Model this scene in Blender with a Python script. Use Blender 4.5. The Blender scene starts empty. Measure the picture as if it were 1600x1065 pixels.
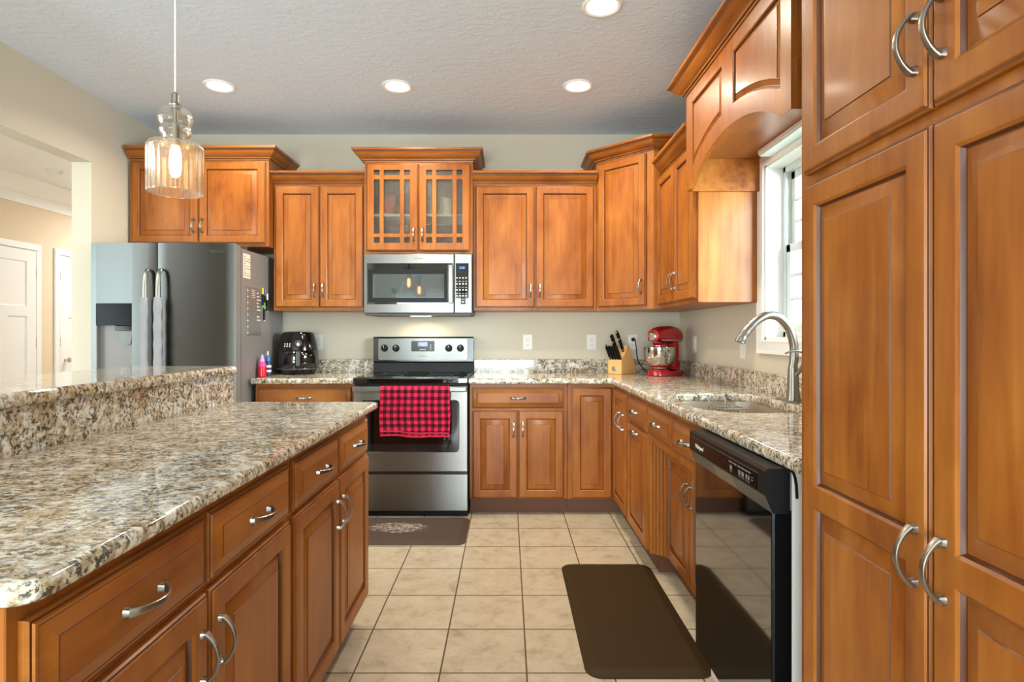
import bpy, bmesh, math, random
from mathutils import Vector, Matrix
random.seed(7)
SC = bpy.context.scene
COL = SC.collection
PI = math.pi

# ------------------------------------------------------------------ camera
EYE = 1.21
cam_d = bpy.data.cameras.new('camera')
cam_d.sensor_width = 36.0
cam_d.lens = 912 / 1600 * 36
cam_d.shift_x = 7 / 1600
cam_d.shift_y = -11.5 / 1600
cam_d.clip_start = 0.02
cam = bpy.data.objects.new('camera', cam_d)
cam.location = (0, 0, EYE)
cam.rotation_euler = (PI / 2, 0, 0)
COL.objects.link(cam)
SC.camera = cam

# ------------------------------------------------------------------ world, daylight, exposure
wd = bpy.data.worlds.new('sky')
SC.world = wd
wd.use_nodes = True
wn = wd.node_tree.nodes
bg = wn['Background']
bg.inputs['Color'].default_value = (0.80, 0.92, 1.0, 1)
bg.inputs['Strength'].default_value = 1.6
SC.view_settings.view_transform = 'Standard'
SC.view_settings.look = 'None'
SC.view_settings.exposure = 0.30
SC.view_settings.gamma = 1.0
SC.view_settings.use_curve_mapping = False

def area(name, loc, rot, sx, sy, power, color, spread=PI):
    d = bpy.data.lights.new(name, 'AREA')
    d.shape = 'RECTANGLE'; d.size = sx; d.size_y = sy
    d.energy = power; d.color = color; d.spread = spread
    o = bpy.data.objects.new(name, d)
    o.location = loc; o.rotation_euler = rot
    COL.objects.link(o)
    return o
# daylight entering by the patio doors behind the camera and the sink window, plus added fill lamps
area('patio_daylight', (-0.9, -3.76, 1.10), (math.radians(120), 0, 0), 2.9, 2.0, 330, (0.95, 0.98, 1.0))
area('great_room_fill', (-4.95, 1.2, 1.45), (0, math.radians(-108), 0), 1.7, 2.6, 70, (0.95, 0.98, 1.0))  # added fill outside an unseen window, brightens ceiling and right-hand cabinets
area('sink_window_daylight', (2.70, 1.55, 1.95), Vector((-0.78, 0.60, -0.16)).to_track_quat('-Z', 'Y').to_euler(), 1.6, 1.8, 560, (0.88, 0.95, 1.0))
area('hall_ceiling_fill', (-4.0, 1.2, 2.60), (0, 0, 0), 1.2, 3.0, 40, (0.97, 0.98, 1.0))  # added fill just below the hall ceiling
area('hall_end_fill', (-3.8, 6.9, 2.60), (0, 0, 0), 0.8, 0.8, 36, (0.97, 0.98, 1.0))  # unseen lamp added to brighten the far part of the hall

# ------------------------------------------------------------------ materials
def lin(c):
    return tuple(((v / 255) / 12.92 if v / 255 <= 0.04045 else ((v / 255 + 0.055) / 1.055) ** 2.4) for v in c)

def mat(name, rgb=(200, 200, 200), rough=0.5, metal=0.0, spec=0.5, coat=0.0, emit=None, emit_s=0.0):
    m = bpy.data.materials.new(name); m.use_nodes = True
    b = m.node_tree.nodes['Principled BSDF']
    b.inputs['Base Color'].default_value = (*lin(rgb), 1)
    b.inputs['Roughness'].default_value = rough
    b.inputs['Metallic'].default_value = metal
    b.inputs['Specular IOR Level'].default_value = spec
    b.inputs['Coat Weight'].default_value = coat
    b.inputs['Coat Roughness'].default_value = 0.12
    if emit:
        b.inputs['Emission Color'].default_value = (*lin(emit), 1)
        b.inputs['Emission Strength'].default_value = emit_s
    return m

def N(m, t, **kw):
    n = m.node_tree.nodes.new(t)
    for k, v in kw.items():
        setattr(n, k, v)
    return n
def L(m, a, b):
    m.node_tree.links.new(a, b)
def bsdf(m):
    return m.node_tree.nodes['Principled BSDF']
def ramp(m, fac, stops):
    r = N(m, 'ShaderNodeValToRGB')
    el = r.color_ramp.elements
    while len(el) < len(stops):
        el.new(0.5)
    for e, (p, c) in zip(el, stops):
        e.position = p; e.color = (*lin(c), 1)
    L(m, fac, r.inputs['Fac'])
    return r.outputs['Color']
def noise(m, vec, scale, detail=3, rough=0.5, dist=0.0):
    n = N(m, 'ShaderNodeTexNoise')
    n.inputs['Scale'].default_value = scale
    n.inputs['Detail'].default_value = detail
    n.inputs['Roughness'].default_value = rough
    n.inputs['Distortion'].default_value = dist
    L(m, vec, n.inputs['Vector'])
    return n.outputs['Fac']
def mixc(m, fac, a, b, mode='MIX'):
    n = N(m, 'ShaderNodeMix', data_type='RGBA', blend_type=mode)
    for s, v in ((n.inputs[0], fac), (n.inputs[6], a), (n.inputs[7], b)):
        if isinstance(v, (int, float)):
            s.default_value = v
        elif isinstance(v, tuple):
            s.default_value = (*lin(v), 1)
        else:
            L(m, v, s)
    return n.outputs[2]
def mth(m, op, a, b=None, c=None):
    n = N(m, 'ShaderNodeMath', operation=op)
    for s, v in zip(n.inputs, (a, b, c)):
        if v is None: continue
        if isinstance(v, (int, float)): s.default_value = v
        else: L(m, v, s)
    return n.outputs[0]
def bump(m, h, strength, dist=0.01):
    b = N(m, 'ShaderNodeBump')
    b.inputs['Strength'].default_value = strength
    b.inputs['Distance'].default_value = dist
    L(m, h, b.inputs['Height'])
    L(m, b.outputs['Normal'], bsdf(m).inputs['Normal'])
def objvec(m, scale=(1, 1, 1), rnd=True):
    tc = N(m, 'ShaderNodeTexCoord')
    v = tc.outputs['Object']
    if rnd:
        oi = N(m, 'ShaderNodeObjectInfo')
        s = mth(m, 'MULTIPLY', oi.outputs['Random'], 37.0)
        cx = N(m, 'ShaderNodeCombineXYZ')
        for i in range(3): L(m, s, cx.inputs[i])
        ad = N(m, 'ShaderNodeVectorMath', operation='ADD')
        L(m, v, ad.inputs[0]); L(m, cx.outputs[0], ad.inputs[1])
        v = ad.outputs[0]
    mp = N(m, 'ShaderNodeMapping')
    mp.inputs['Scale'].default_value = scale
    L(m, v, mp.inputs['Vector'])
    return mp.outputs['Vector']

def wood(name, scale, blotch, dark=1.0):
    m = mat(name, rough=0.36, spec=0.32, coat=0.06)
    v = objvec(m, scale)
    g = noise(m, v, 5.0, 5, 0.62, 0.35)
    b = noise(m, objvec(m, blotch), 2.6, 3, 0.6, 0.6)
    f = mth(m, 'ADD', mth(m, 'MULTIPLY', g, 0.36), mth(m, 'MULTIPLY', b, 0.64))
    k = lambda c: tuple(v * dark for v in c)
    c = ramp(m, f, [(0.30, k((102, 51, 15))), (0.44, k((140, 78, 26))), (0.56, k((156, 93, 34))), (0.74, k((177, 113, 47)))])
    L(m, c, bsdf(m).inputs['Base Color'])
    r = mth(m, 'MULTIPLY_ADD', g, 0.15, 0.28)
    L(m, r, bsdf(m).inputs['Roughness'])
    return m
M = {}
M['wood_v'] = wood('maple_vertical', (7, 7, 0.7), (1.6, 1.6, 0.7))
M['wood_h'] = wood('maple_horizontal', (0.7, 7, 7), (0.7, 1.6, 1.6))
M['glaze'] = mat('maple_glaze_in_groove', (84, 42, 16), 0.4)
M['toe'] = mat('toe_kick_brown', (96, 56, 30), 0.5)
M['cab_in'] = mat('cabinet_interior', (150, 120, 84), 0.6)

def granite():
    m = mat('granite', rough=0.07, spec=0.55)
    vs = objvec(m, (0.9, 1.1, 1.0), False)
    warp = N(m, 'ShaderNodeTexNoise'); warp.inputs['Scale'].default_value = 22; warp.inputs['Detail'].default_value = 2
    L(m, vs, warp.inputs['Vector'])
    sc = N(m, 'ShaderNodeVectorMath', operation='SCALE'); sc.inputs['Scale'].default_value = 0.022
    L(m, warp.outputs['Color'], sc.inputs[0])
    ad = N(m, 'ShaderNodeVectorMath', operation='ADD'); L(m, vs, ad.inputs[0]); L(m, sc.outputs[0], ad.inputs[1])
    w = ad.outputs[0]
    base = ramp(m, noise(m, w, 42, 4, 0.65), [(0.36, (160, 140, 108)), (0.44, (194, 180, 152)), (0.51, (214, 207, 192)), (0.60, (228, 226, 220))])
    tf = ramp(m, noise(m, w, 11, 4, 0.7), [(0.48, (0, 0, 0)), (0.62, (255, 255, 255))])
    c = mixc(m, mth(m, 'MULTIPLY', tf, 0.6), base, (176, 142, 90))
    gry = ramp(m, noise(m, w, 80, 3, 0.7), [(0.515, (0, 0, 0)), (0.60, (255, 255, 255))])
    c = mixc(m, mth(m, 'MULTIPLY', gry, 0.72), c, (122, 114, 102))
    blk = ramp(m, noise(m, w, 98, 3, 0.62, 0.25), [(0.515, (0, 0, 0)), (0.555, (255, 255, 255))])
    patch = ramp(m, noise(m, w, 22, 3, 0.6), [(0.40, (15, 15, 15)), (0.50, (255, 255, 255))])
    c = mixc(m, mth(m, 'MULTIPLY', mth(m, 'MULTIPLY', blk, patch), 0.88), c, (50, 46, 41))
    L(m, c, bsdf(m).inputs['Base Color'])
    return m
M['granite'] = granite()

def steel(name, rgb, rough, axis):
    m = mat(name, rgb, rough, 1.0)
    sc = [90, 90, 90]; sc[axis] = 1
    n = noise(m, objvec(m, tuple(sc), False), 1.0, 2, 0.5)
    L(m, mth(m, 'MULTIPLY_ADD', n, 0.02, rough - 0.01), bsdf(m).inputs['Roughness'])
    tg = N(m, 'ShaderNodeTangent', direction_type='RADIAL', axis='Z')
    L(m, tg.outputs[0], bsdf(m).inputs['Tangent'])
    bsdf(m).inputs['Anisotropic'].default_value = 0.9
    bsdf(m).inputs['Anisotropic Rotation'].default_value = 0.25
    return m
M['steel'] = steel('brushed_stainless', (132, 131, 128), 0.30, 0)
M['steel_v'] = steel('brushed_stainless_dark', (108, 111, 110), 0.26, 0)
M['dw_steel'] = mat('dishwasher_stainless', (134, 138, 144), 0.055, 1.0)
M['nickel'] = mat('satin_nickel', (158, 154, 146), 0.30, 1.0)
M['chrome'] = mat('polished_steel', (205, 203, 198), 0.10, 1.0)
M['sink'] = mat('sink_steel', (214, 206, 192), 0.42, 1.0)
M['fridge_side'] = mat('grey_painted_steel', (128, 124, 121), 0.32, 0.0, 0.6)
M['grey_dark'] = mat('dark_grey_trim', (70, 68, 66), 0.4)
M['grey_cloth'] = mat('grey_fabric', (150, 150, 154), 0.95)
M['black'] = mat('black_gloss', (14, 14, 15), 0.12)
M['black_glass'] = mat('black_glass', (10, 11, 12), 0.03, 0, 0.8)
M['black_mat'] = mat('black_plastic', (20, 20, 21), 0.42, 0, 0.2)
M['console_black'] = mat('console_gloss_black', (13, 13, 14), 0.15, 0, 0.18)
M['oven_glass'] = mat('oven_window_glass', (30, 27, 30), 0.06, 0, 0.8)
M['mw_glass'] = mat('microwave_window_glass', (62, 70, 72), 0.03, 0, 1.0)
M['white'] = mat('white_paint', (236, 236, 234), 0.4)
M['plate'] = mat('white_plastic', (228, 226, 220), 0.35)
M['slot'] = mat('outlet_slot', (60, 58, 55), 0.5)
M['red'] = mat('red_enamel', (170, 12, 22), 0.13, 0, 0.6, 0.4)
M['block'] = mat('pale_maple', (216, 172, 106), 0.4)
M['pink'] = mat('pink_plastic', (236, 60, 150), 0.3)
M['redliq'] = mat('red_plastic', (206, 24, 48), 0.25)
M['lilac'] = mat('lilac_plastic', (190, 160, 226), 0.35)
M['navy'] = mat('navy_label', (42, 46, 90), 0.4)
M['blue'] = mat('blue_plastic', (50, 110, 176), 0.3)
M['yellow'] = mat('yellow_plastic', (232, 190, 40), 0.4)
M['green'] = mat('green_plastic', (60, 170, 70), 0.4)
M['paper'] = mat('cream_paper', (226, 216, 196), 0.8)
M['ink'] = mat('grey_ink', (120, 112, 104), 0.8)
M['mark'] = mat('white_marker', (224, 220, 212), 0.7)
M['glow'] = mat('clock_display', (20, 30, 60), 0.3, 0, 0.5, 0, (120, 190, 255), 2.2)
M['disp'] = mat('display_blue', (12, 22, 58), 0.1, 0, 0.5, 0, (20, 40, 120), 0.25)
M['lens'] = mat('downlight_lens', (255, 240, 214), 0.5, 0, 0.5, 0, (255, 232, 196), 9.0)
M['bulb'] = mat('glowing_bulb', (255, 230, 190), 0.4, 0, 0.5, 0, (255, 206, 140), 18.0)
M['bulb_hood'] = mat('hood_lamp', (255, 230, 190), 0.4, 0, 0.5, 0, (255, 214, 160), 6.0)
M['cordwhite'] = mat('white_cord', (226, 224, 220), 0.5)
M['diffuser'] = mat('fluorescent_diffuser', (222, 236, 234), 0.4)
M['vinyl'] = mat('window_vinyl', (206, 214, 210), 0.35)
M['stain'] = mat('pale_cup', (214, 206, 196), 0.3)
M['coral'] = mat('coral_glaze', (214, 104, 78), 0.4)

def clear(name, tint, gloss, rough=0.02, milky=0.0):
    m = bpy.data.materials.new(name); m.use_nodes = True
    nt = m.node_tree; nt.nodes.clear()
    out = nt.nodes.new('ShaderNodeOutputMaterial')
    t = nt.nodes.new('ShaderNodeBsdfTransparent'); t.inputs[0].default_value = (*lin(tint), 1)
    g = nt.nodes.new('ShaderNodeBsdfGlossy'); g.inputs['Roughness'].default_value = rough
    lw = nt.nodes.new('ShaderNodeLayerWeight'); lw.inputs['Blend'].default_value = gloss
    mx = nt.nodes.new('ShaderNodeMixShader')
    L(m, lw.outputs['Facing'], mx.inputs[0]); L(m, t.outputs[0], mx.inputs[1]); L(m, g.outputs[0], mx.inputs[2])
    res = mx.outputs[0]
    if milky:
        tr = nt.nodes.new('ShaderNodeBsdfTranslucent'); tr.inputs[0].default_value = (1, 1, 1, 1)
        m2 = nt.nodes.new('ShaderNodeMixShader'); m2.inputs[0].default_value = milky
        L(m, res, m2.inputs[1]); L(m, tr.outputs[0], m2.inputs[2]); res = m2.outputs[0]
    L(m, res, out.inputs[0])
    return m
M['pane'] = clear('window_glass', (238, 246, 246), 0.06)
M['shade'] = clear('pendant_glass', (250, 244, 234), 0.5, 0.05, 0.05)
M['acrylic'] = clear('clear_acrylic', (250, 250, 250), 0.04, 0.2)

def textured_glass():
    m = bpy.data.materials.new('rippled_glass'); m.use_nodes = True
    nt = m.node_tree; nt.nodes.clear()
    out = nt.nodes.new('ShaderNodeOutputMaterial')
    t = nt.nodes.new('ShaderNodeBsdfTransparent'); t.inputs[0].default_value = (*lin((226, 226, 218)), 1)
    g = nt.nodes.new('ShaderNodeBsdfGlossy'); g.inputs['Roughness'].default_value = 0.2
    g.inputs['Color'].default_value = (*lin((150, 150, 146)), 1)
    n = noise(m, objvec(m, (40, 60, 95), False), 1.7, 2, 0.5, 0.8)
    b = N(m, 'ShaderNodeBump'); b.inputs['Strength'].default_value = 0.9; b.inputs['Distance'].default_value = 0.006
    L(m, n, b.inputs['Height']); L(m, b.outputs['Normal'], g.inputs['Normal'])
    mx = nt.nodes.new('ShaderNodeMixShader')
    L(m, mth(m, 'MULTIPLY_ADD', n, 0.36, -0.03), mx.inputs[0]); L(m, t.outputs[0], mx.inputs[1]); L(m, g.outputs[0], mx.inputs[2])
    L(m, mx.outputs[0], out.inputs[0])
    return m
M['ripple'] = textured_glass()

def paint(name, rgb, s=60, st=0.08):
    m = mat(name, rgb, 0.75, 0, 0.3)
    bump(m, noise(m, objvec(m, (1, 1, 1), False), s, 3), st, 0.004)
    return m
M['wall'] = paint('beige_wall_paint', (204, 196, 178))
M['hallwall'] = paint('hall_wall_paint', (224, 206, 178))
def ceiling_mat():
    m = mat('knockdown_ceiling', (214, 224, 236), 0.85, 0, 0.2)
    v = objvec(m, (1, 1.6, 1), False)
    n = noise(m, v, 17, 5, 0.62, 0.5)
    r = N(m, 'ShaderNodeValToRGB'); r.color_ramp.elements[0].position = 0.46; r.color_ramp.elements[1].position = 0.60
    L(m, n, r.inputs['Fac'])
    bump(m, r.outputs['Color'], 0.3, 0.004)
    return m
M['ceiling'] = ceiling_mat()

def tile_mat():
    m = mat('floor_tile', (200, 182, 150), 0.3, 0, 0.45)
    tc = N(m, 'ShaderNodeTexCoord')
    sp = N(m, 'ShaderNodeSeparateXYZ'); L(m, tc.outputs['Object'], sp.inputs[0])
    T = 0.309
    def edge(s, off):
        q = mth(m, 'DIVIDE', mth(m, 'SUBTRACT', s, off), T)
        fr = mth(m, 'FRACT', q)
        d = mth(m, 'ABSOLUTE', mth(m, 'SUBTRACT', fr, 0.5))
        return mth(m, 'GREATER_THAN', d, 0.5 - 0.0030 / T), mth(m, 'FLOOR', q)
    ex, ix = edge(sp.outputs[0], 0.0685 - 40 * T)
    ey, iy = edge(sp.outputs[1], 3.627 - 40 * T)
    g = mth(m, 'MAXIMUM', ex, ey)
    wn_ = N(m, 'ShaderNodeTexWhiteNoise', noise_dimensions='2D')
    cb = N(m, 'ShaderNodeCombineXYZ'); L(m, ix, cb.inputs[0]); L(m, iy, cb.inputs[1])
    L(m, cb.outputs[0], wn_.inputs['Vector'])
    ad = N(m, 'ShaderNodeVectorMath', operation='MULTIPLY_ADD')
    L(m, wn_.outputs['Color'], ad.inputs[0]); ad.inputs[1].default_value = (9, 9, 9); L(m, tc.outputs['Object'], ad.inputs[2])
    c = ramp(m, noise(m, ad.outputs[0], 11, 6, 0.72, 0.4), [(0.30, (150, 136, 112)), (0.48, (178, 166, 143)), (0.70, (192, 181, 160))])
    c = mixc(m, g, c, (84, 66, 44))
    L(m, c, bsdf(m).inputs['Base Color'])
    L(m, mth(m, 'MULTIPLY_ADD', g, 0.5, 0.30), bsdf(m).inputs['Roughness'])
    bump(m, mth(m, 'SUBTRACT', 1.0, g), 0.3, 0.002)
    return m
M['tile'] = tile_mat()
M['hallfloor'] = mat('hall_floor', (186, 176, 160), 0.35)

def mat_mat(name, rgb, scratches):
    m = mat(name, rgb, 0.6, 0, 0.15)
    if scratches:
        tc = N(m, 'ShaderNodeTexCoord')
        sp = N(m, 'ShaderNodeSeparateXYZ'); L(m, tc.outputs['Object'], sp.inputs[0])
        n1 = noise(m, objvec(m, (9, 55, 1), False), 1.0, 3, 0.6, 0.6)
        n2 = noise(m, objvec(m, (34, 12, 1), False), 1.0, 2, 0.6, 0.8)
        line = mth(m, 'LESS_THAN', mth(m, 'ABSOLUTE', mth(m, 'SUBTRACT', n1, 0.5)), 0.022)
        line2 = mth(m, 'LESS_THAN', mth(m, 'ABSOLUTE', mth(m, 'SUBTRACT', n2, 0.52)), 0.012)
        ln = mth(m, 'MAXIMUM', line, mth(m, 'MULTIPLY', line2, 0.7))
        dx = mth(m, 'DIVIDE', mth(m, 'SUBTRACT', sp.outputs[0], -0.05), 0.19)
        dy = mth(m, 'DIVIDE', mth(m, 'SUBTRACT', sp.outputs[1], 0.02), 0.10)
        d = mth(m, 'ADD', mth(m, 'ADD', mth(m, 'MULTIPLY', dx, dx), mth(m, 'MULTIPLY', dy, dy)), mth(m, 'MULTIPLY_ADD', noise(m, objvec(m, (30, 30, 1), False), 1.0, 3, 0.7), 2.4, -1.0))
        f = mth(m, 'MULTIPLY', ln, mth(m, 'LESS_THAN', d, 1.0))
        L(m, mixc(m, mth(m, 'MULTIPLY', f, 0.9), rgb, (190, 176, 162)), bsdf(m).inputs['Base Color'])
    bump(m, noise(m, objvec(m, (1, 1, 1), False), 260, 2), 0.12, 0.002)
    return m
M['mat_a'] = mat_mat('brown_vinyl_mat', (52, 38, 17), False)
M['mat_b'] = mat_mat('scratched_grey_brown_mat', (74, 62, 54), True)

def check_cloth():
    m = mat('buffalo_check', (200, 30, 60), 0.9, 0, 0.2)
    tc = N(m, 'ShaderNodeTexCoord')
    sp = N(m, 'ShaderNodeSeparateXYZ'); L(m, tc.outputs['UV'], sp.inputs[0])
    P = 0.044
    a = mth(m, 'GREATER_THAN', mth(m, 'FRACT', mth(m, 'DIVIDE', sp.outputs[0], P)), 0.5)
    b = mth(m, 'GREATER_THAN', mth(m, 'FRACT', mth(m, 'DIVIDE', sp.outputs[1], P)), 0.5)
    s = mth(m, 'MULTIPLY', mth(m, 'ADD', a, b), 0.5)
    c = ramp(m, s, [(0.0, (206, 34, 68)), (0.5, (124, 15, 38)), (1.0, (38, 11, 22))])
    c.node.color_ramp.interpolation = 'CONSTANT'
    el = c.node.color_ramp.elements
    el[1].position = 0.3; el[2].position = 0.8
    L(m, c, bsdf(m).inputs['Base Color'])
    bump(m, noise(m, objvec(m, (1, 1, 1), False), 320, 2), 0.25, 0.002)
    return m
M['check'] = check_cloth()
M['hem'] = mat('red_hem', (206, 40, 66), 0.9)
def grass():
    m = mat('lawn', (96, 120, 70), 0.9)
    L(m, ramp(m, noise(m, objvec(m, (1, 1, 1), False), 4, 4), [(0.3, (92, 112, 66)), (0.7, (150, 166, 110))]), bsdf(m).inputs['Base Color'])
    return m
M['lawn'] = grass()

# ------------------------------------------------------------------ mesh helpers
def new():
    return bmesh.new()
def box(bm, x0, x1, y0, y1, z0, z1, mi=0, bev=0.0, seg=2):
    vs = [bm.verts.new((x, y, z)) for x in (x0, x1) for y in (y0, y1) for z in (z0, z1)]
    fs = []
    for idx in ((0, 1, 3, 2), (4, 6, 7, 5), (0, 4, 5, 1), (2, 3, 7, 6), (0, 2, 6, 4), (1, 5, 7, 3)):
        f = bm.faces.new([vs[i] for i in idx]); f.material_index = mi; fs.append(f)
    if bev > 0:
        es = list({e for f in fs for e in f.edges})
        r = bmesh.ops.bevel(bm, geom=es, offset=bev, segments=seg, affect='EDGES', profile=0.5)
        for f in r['faces']: f.material_index = mi
    return vs
def prism(bm, pts, axis, a, b, mi=0):
    """polygon pts extruded along an axis: 'x' (pts are y,z), 'y' (pts are x,z), 'z' (pts are x,y)"""
    def P(p, t):
        return {'x': (t, p[0], p[1]), 'y': (p[0], t, p[1]), 'z': (p[0], p[1], t)}[axis]
    A = [bm.verts.new(P(p, a)) for p in pts]; B = [bm.verts.new(P(p, b)) for p in pts]
    n = len(pts)
    for i in range(n):
        f = bm.faces.new((A[i], A[(i + 1) % n], B[(i + 1) % n], B[i])); f.material_index = mi
    f = bm.faces.new(A); f.material_index = mi
    f = bm.faces.new(B); f.material_index = mi
def lathe(bm, prof, seg=32, center=(0, 0, 0), mi=0, rib=0, ribamp=0.0, ribr=None, cap=False):
    cx, cy, cz = center
    rings = []
    for (r, z) in prof:
        ring = []
        for i in range(seg):
            a = 2 * PI * i / seg
            rr = r
            if rib and (ribr is None or ribr[0] <= z <= ribr[1]):
                rr = r + ribamp * math.cos(a * rib)
            ring.append(bm.verts.new((cx + rr * math.cos(a), cy + rr * math.sin(a), cz + z)))
        rings.append(ring)
    for k in range(len(rings) - 1):
        for i in range(seg):
            f = bm.faces.new((rings[k][i], rings[k][(i + 1) % seg], rings[k + 1][(i + 1) % seg], rings[k + 1][i]))
            f.material_index = mi
    if cap:
        for rg in (rings[0], rings[-1]):
            f = bm.faces.new(rg); f.material_index = mi
def sweep(bm, pts, sizes, n=10, up=(0, 0, 1), mi=0, flat=None):
    """tube along pts; sizes = radius per point, or (a, b) half-axes per point; flat = superellipse-ish rectangle"""
    pts = [Vector(p) for p in pts]
    if not isinstance(sizes, list): sizes = [sizes] * len(pts)
    rings = []
    for i, p in enumerate(pts):
        t = (pts[min(i + 1, len(pts) - 1)] - pts[max(i - 1, 0)]).normalized()
        s = t.cross(Vector(up))
        if s.length < 1e-4: s = t.cross(Vector((1, 0, 0)))
        s.normalize(); u = s.cross(t).normalized()
        sz = sizes[i]
        a, b = sz if isinstance(sz, tuple) else (sz, sz)
        ring = []
        for k in range(n):
            ang = 2 * PI * (k + 0.5) / n
            c, d = math.cos(ang), math.sin(ang)
            if flat:
                e = flat
                c = math.copysign(abs(c) ** e, c); d = math.copysign(abs(d) ** e, d)
            ring.append(bm.verts.new(p + s * a * c + u * b * d))
        rings.append(ring)
    for k in range(len(rings) - 1):
        for i in range(n):
            f = bm.faces.new((rings[k][i], rings[k][(i + 1) % n], rings[k + 1][(i + 1) % n], rings[k + 1][i])); f.material_index = mi
    for rg in (rings[0], rings[-1]):
        f = bm.faces.new(rg); f.material_index = mi
def smooth_path(pts, k=6):
    pts = [Vector(p) for p in pts]; out = []
    for i in range(len(pts) - 1):
        p0 = pts[max(i - 1, 0)]; p1 = pts[i]; p2 = pts[i + 1]; p3 = pts[min(i + 2, len(pts) - 1)]
        for j in range(k):
            t = j / k
            out.append(0.5 * ((2 * p1) + (p2 - p0) * t + (2 * p0 - 5 * p1 + 4 * p2 - p3) * t * t + (3 * p1 - p0 - 3 * p2 + p3) * t ** 3))
    out.append(pts[-1])
    return out
def inset_poly(poly, d):
    """offset a counter-clockwise polygon inwards by d (mitred)"""
    n = len(poly); out = []
    for i in range(n):
        p0 = Vector(poly[i - 1]); p1 = Vector(poly[i]); p2 = Vector(poly[(i + 1) % n])
        e1 = (p1 - p0).normalized(); e2 = (p2 - p1).normalized()
        n1 = Vector((-e1.y, e1.x)); n2 = Vector((-e2.y, e2.x))
        b = (n1 + n2)
        s = max(0.25, b.length_squared / 2)
        out.append(p1 + b * (d / s) if b.length > 1e-6 else p1 + n1 * d)
    return out
def rings(bm, poly, prof, mis=None, close=True, start=None):
    """nested loops of a front (x,z polygon, y = depth); prof = [(inset, y)], returns last loop"""
    prev = start
    for k, (ins, y) in enumerate(prof):
        q = inset_poly(poly, ins) if abs(ins) > 1e-9 else [Vector(p) for p in poly]
        loop = [bm.verts.new((p[0], y, p[1])) for p in q]
        if prev:
            n = len(loop)
            for i in range(n):
                f = bm.faces.new((prev[i], prev[(i + 1) % n], loop[(i + 1) % n], loop[i]))
                f.material_index = mis[k] if mis else 0
        prev = loop
    if close:
        f = bm.faces.new(prev); f.material_index = 0
    return prev
def rect(x0, x1, z0, z1):
    return [(x0, z0), (x1, z0), (x1, z1), (x0, z1)]
def fill(bm, loops, mi=0):
    es = []
    for lp in loops:
        n = len(lp)
        for i in range(n):
            e = bm.edges.get((lp[i], lp[(i + 1) % n]))
            if e is None: e = bm.edges.new((lp[i], lp[(i + 1) % n]))
            es.append(e)
    r = bmesh.ops.triangle_fill(bm, use_beauty=True, use_dissolve=False, edges=es)
    for g in r['geom']:
        if isinstance(g, bmesh.types.BMFace): g.material_index = mi

def link(o, parent=None, loc=(0, 0, 0), rot=(0, 0, 0)):
    COL.objects.link(o)
    if parent: o.parent = parent
    o.location = loc; o.rotation_euler = rot
    return o
def obj(name, bm, mats, parent=None, loc=(0, 0, 0), rot=(0, 0, 0), smooth=True, angle=35):
    me = bpy.data.meshes.new(name)
    bmesh.ops.remove_doubles(bm, verts=bm.verts, dist=1e-6)
    bmesh.ops.recalc_face_normals(bm, faces=bm.faces)
    bm.to_mesh(me); bm.free()
    for m_ in (mats if isinstance(mats, (list, tuple)) else [mats]):
        me.materials.append(M[m_] if isinstance(m_, str) else m_)
    if smooth:
        for p in me.polygons: p.use_smooth = True
        me.set_sharp_from_angle(angle=math.radians(angle))
    o = bpy.data.objects.new(name, me)
    if smooth:
        wn_mod = o.modifiers.new('weighted_normals', 'WEIGHTED_NORMAL')
        wn_mod.keep_sharp = True; wn_mod.weight = 80
    return link(o, parent, loc, rot)
def again(src, parent, loc, rot=(0, 0, 0), name=None):
    o = src.copy(); o.parent = None
    return link(o, parent, loc, rot)
def tag(o, label, cat, group=None):
    o['label'] = label; o['category'] = cat
    if group: o['group'] = group
    return o
def thing(name, label, cat, loc=(0, 0, 0), rotz=0, group=None):
    o = bpy.data.objects.new(name, None); o.empty_display_size = 0.05
    link(o, None, loc, (0, 0, rotz))
    return tag(o, label, cat, group)
def struct(name, bm, mats, parent=None, smooth=False, loc=(0, 0, 0)):
    o = obj(name, bm, mats, parent, loc=loc, smooth=smooth)
    if parent is None: o['kind'] = 'structure'
    return o
def copy_tree(o, parent=None):
    kids = list(o.children)
    c = o.copy(); COL.objects.link(c); c.parent = parent
    for k in kids: copy_tree(k, c)
    return c
def slab(name, outline, holes, z0, z1, bev, mats, parent=None):
    cu = bpy.data.curves.new(name, 'CURVE'); cu.dimensions = '2D'; cu.fill_mode = 'BOTH'
    for lp in [outline] + holes:
        sp = cu.splines.new('POLY'); sp.points.add(len(lp) - 1)
        for q, p in zip(sp.points, lp): q.co = (p[0], p[1], 0, 1)
        sp.use_cyclic_u = True
    cu.extrude = (z1 - z0) / 2 - bev; cu.bevel_depth = bev; cu.bevel_resolution = 3; cu.offset = -bev
    t = bpy.data.objects.new('tmp', cu)
    me = bpy.data.meshes.new_from_object(t); me.name = name
    bpy.data.objects.remove(t)
    me.materials.clear(); me.materials.append(M[mats])
    me.transform(Matrix.Translation((0, 0, (z0 + z1) / 2)))
    for p in me.polygons: p.use_smooth = True
    me.set_sharp_from_angle(angle=math.radians(40))
    return link(bpy.data.objects.new(name, me), parent)
def rounded(x0, x1, y0, y1, r, n=6, rs=None):
    rs = rs or [r] * 4
    out = []
    for (cx, cy, a0, rr) in ((x1, y0, -90, rs[1]), (x1, y1, 0, rs[2]), (x0, y1, 90, rs[3]), (x0, y0, 180, rs[0])):
        sx = -1 if cx == x1 else 1; sy = -1 if cy == y1 else 1
        if rr <= 0: out.append((cx, cy)); continue
        for i in range(n + 1):
            a = math.radians(a0 + 90 * i / n)
            out.append((cx + sx * rr + rr * math.cos(a), cy + sy * rr + rr * math.sin(a)))
    return out
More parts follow.
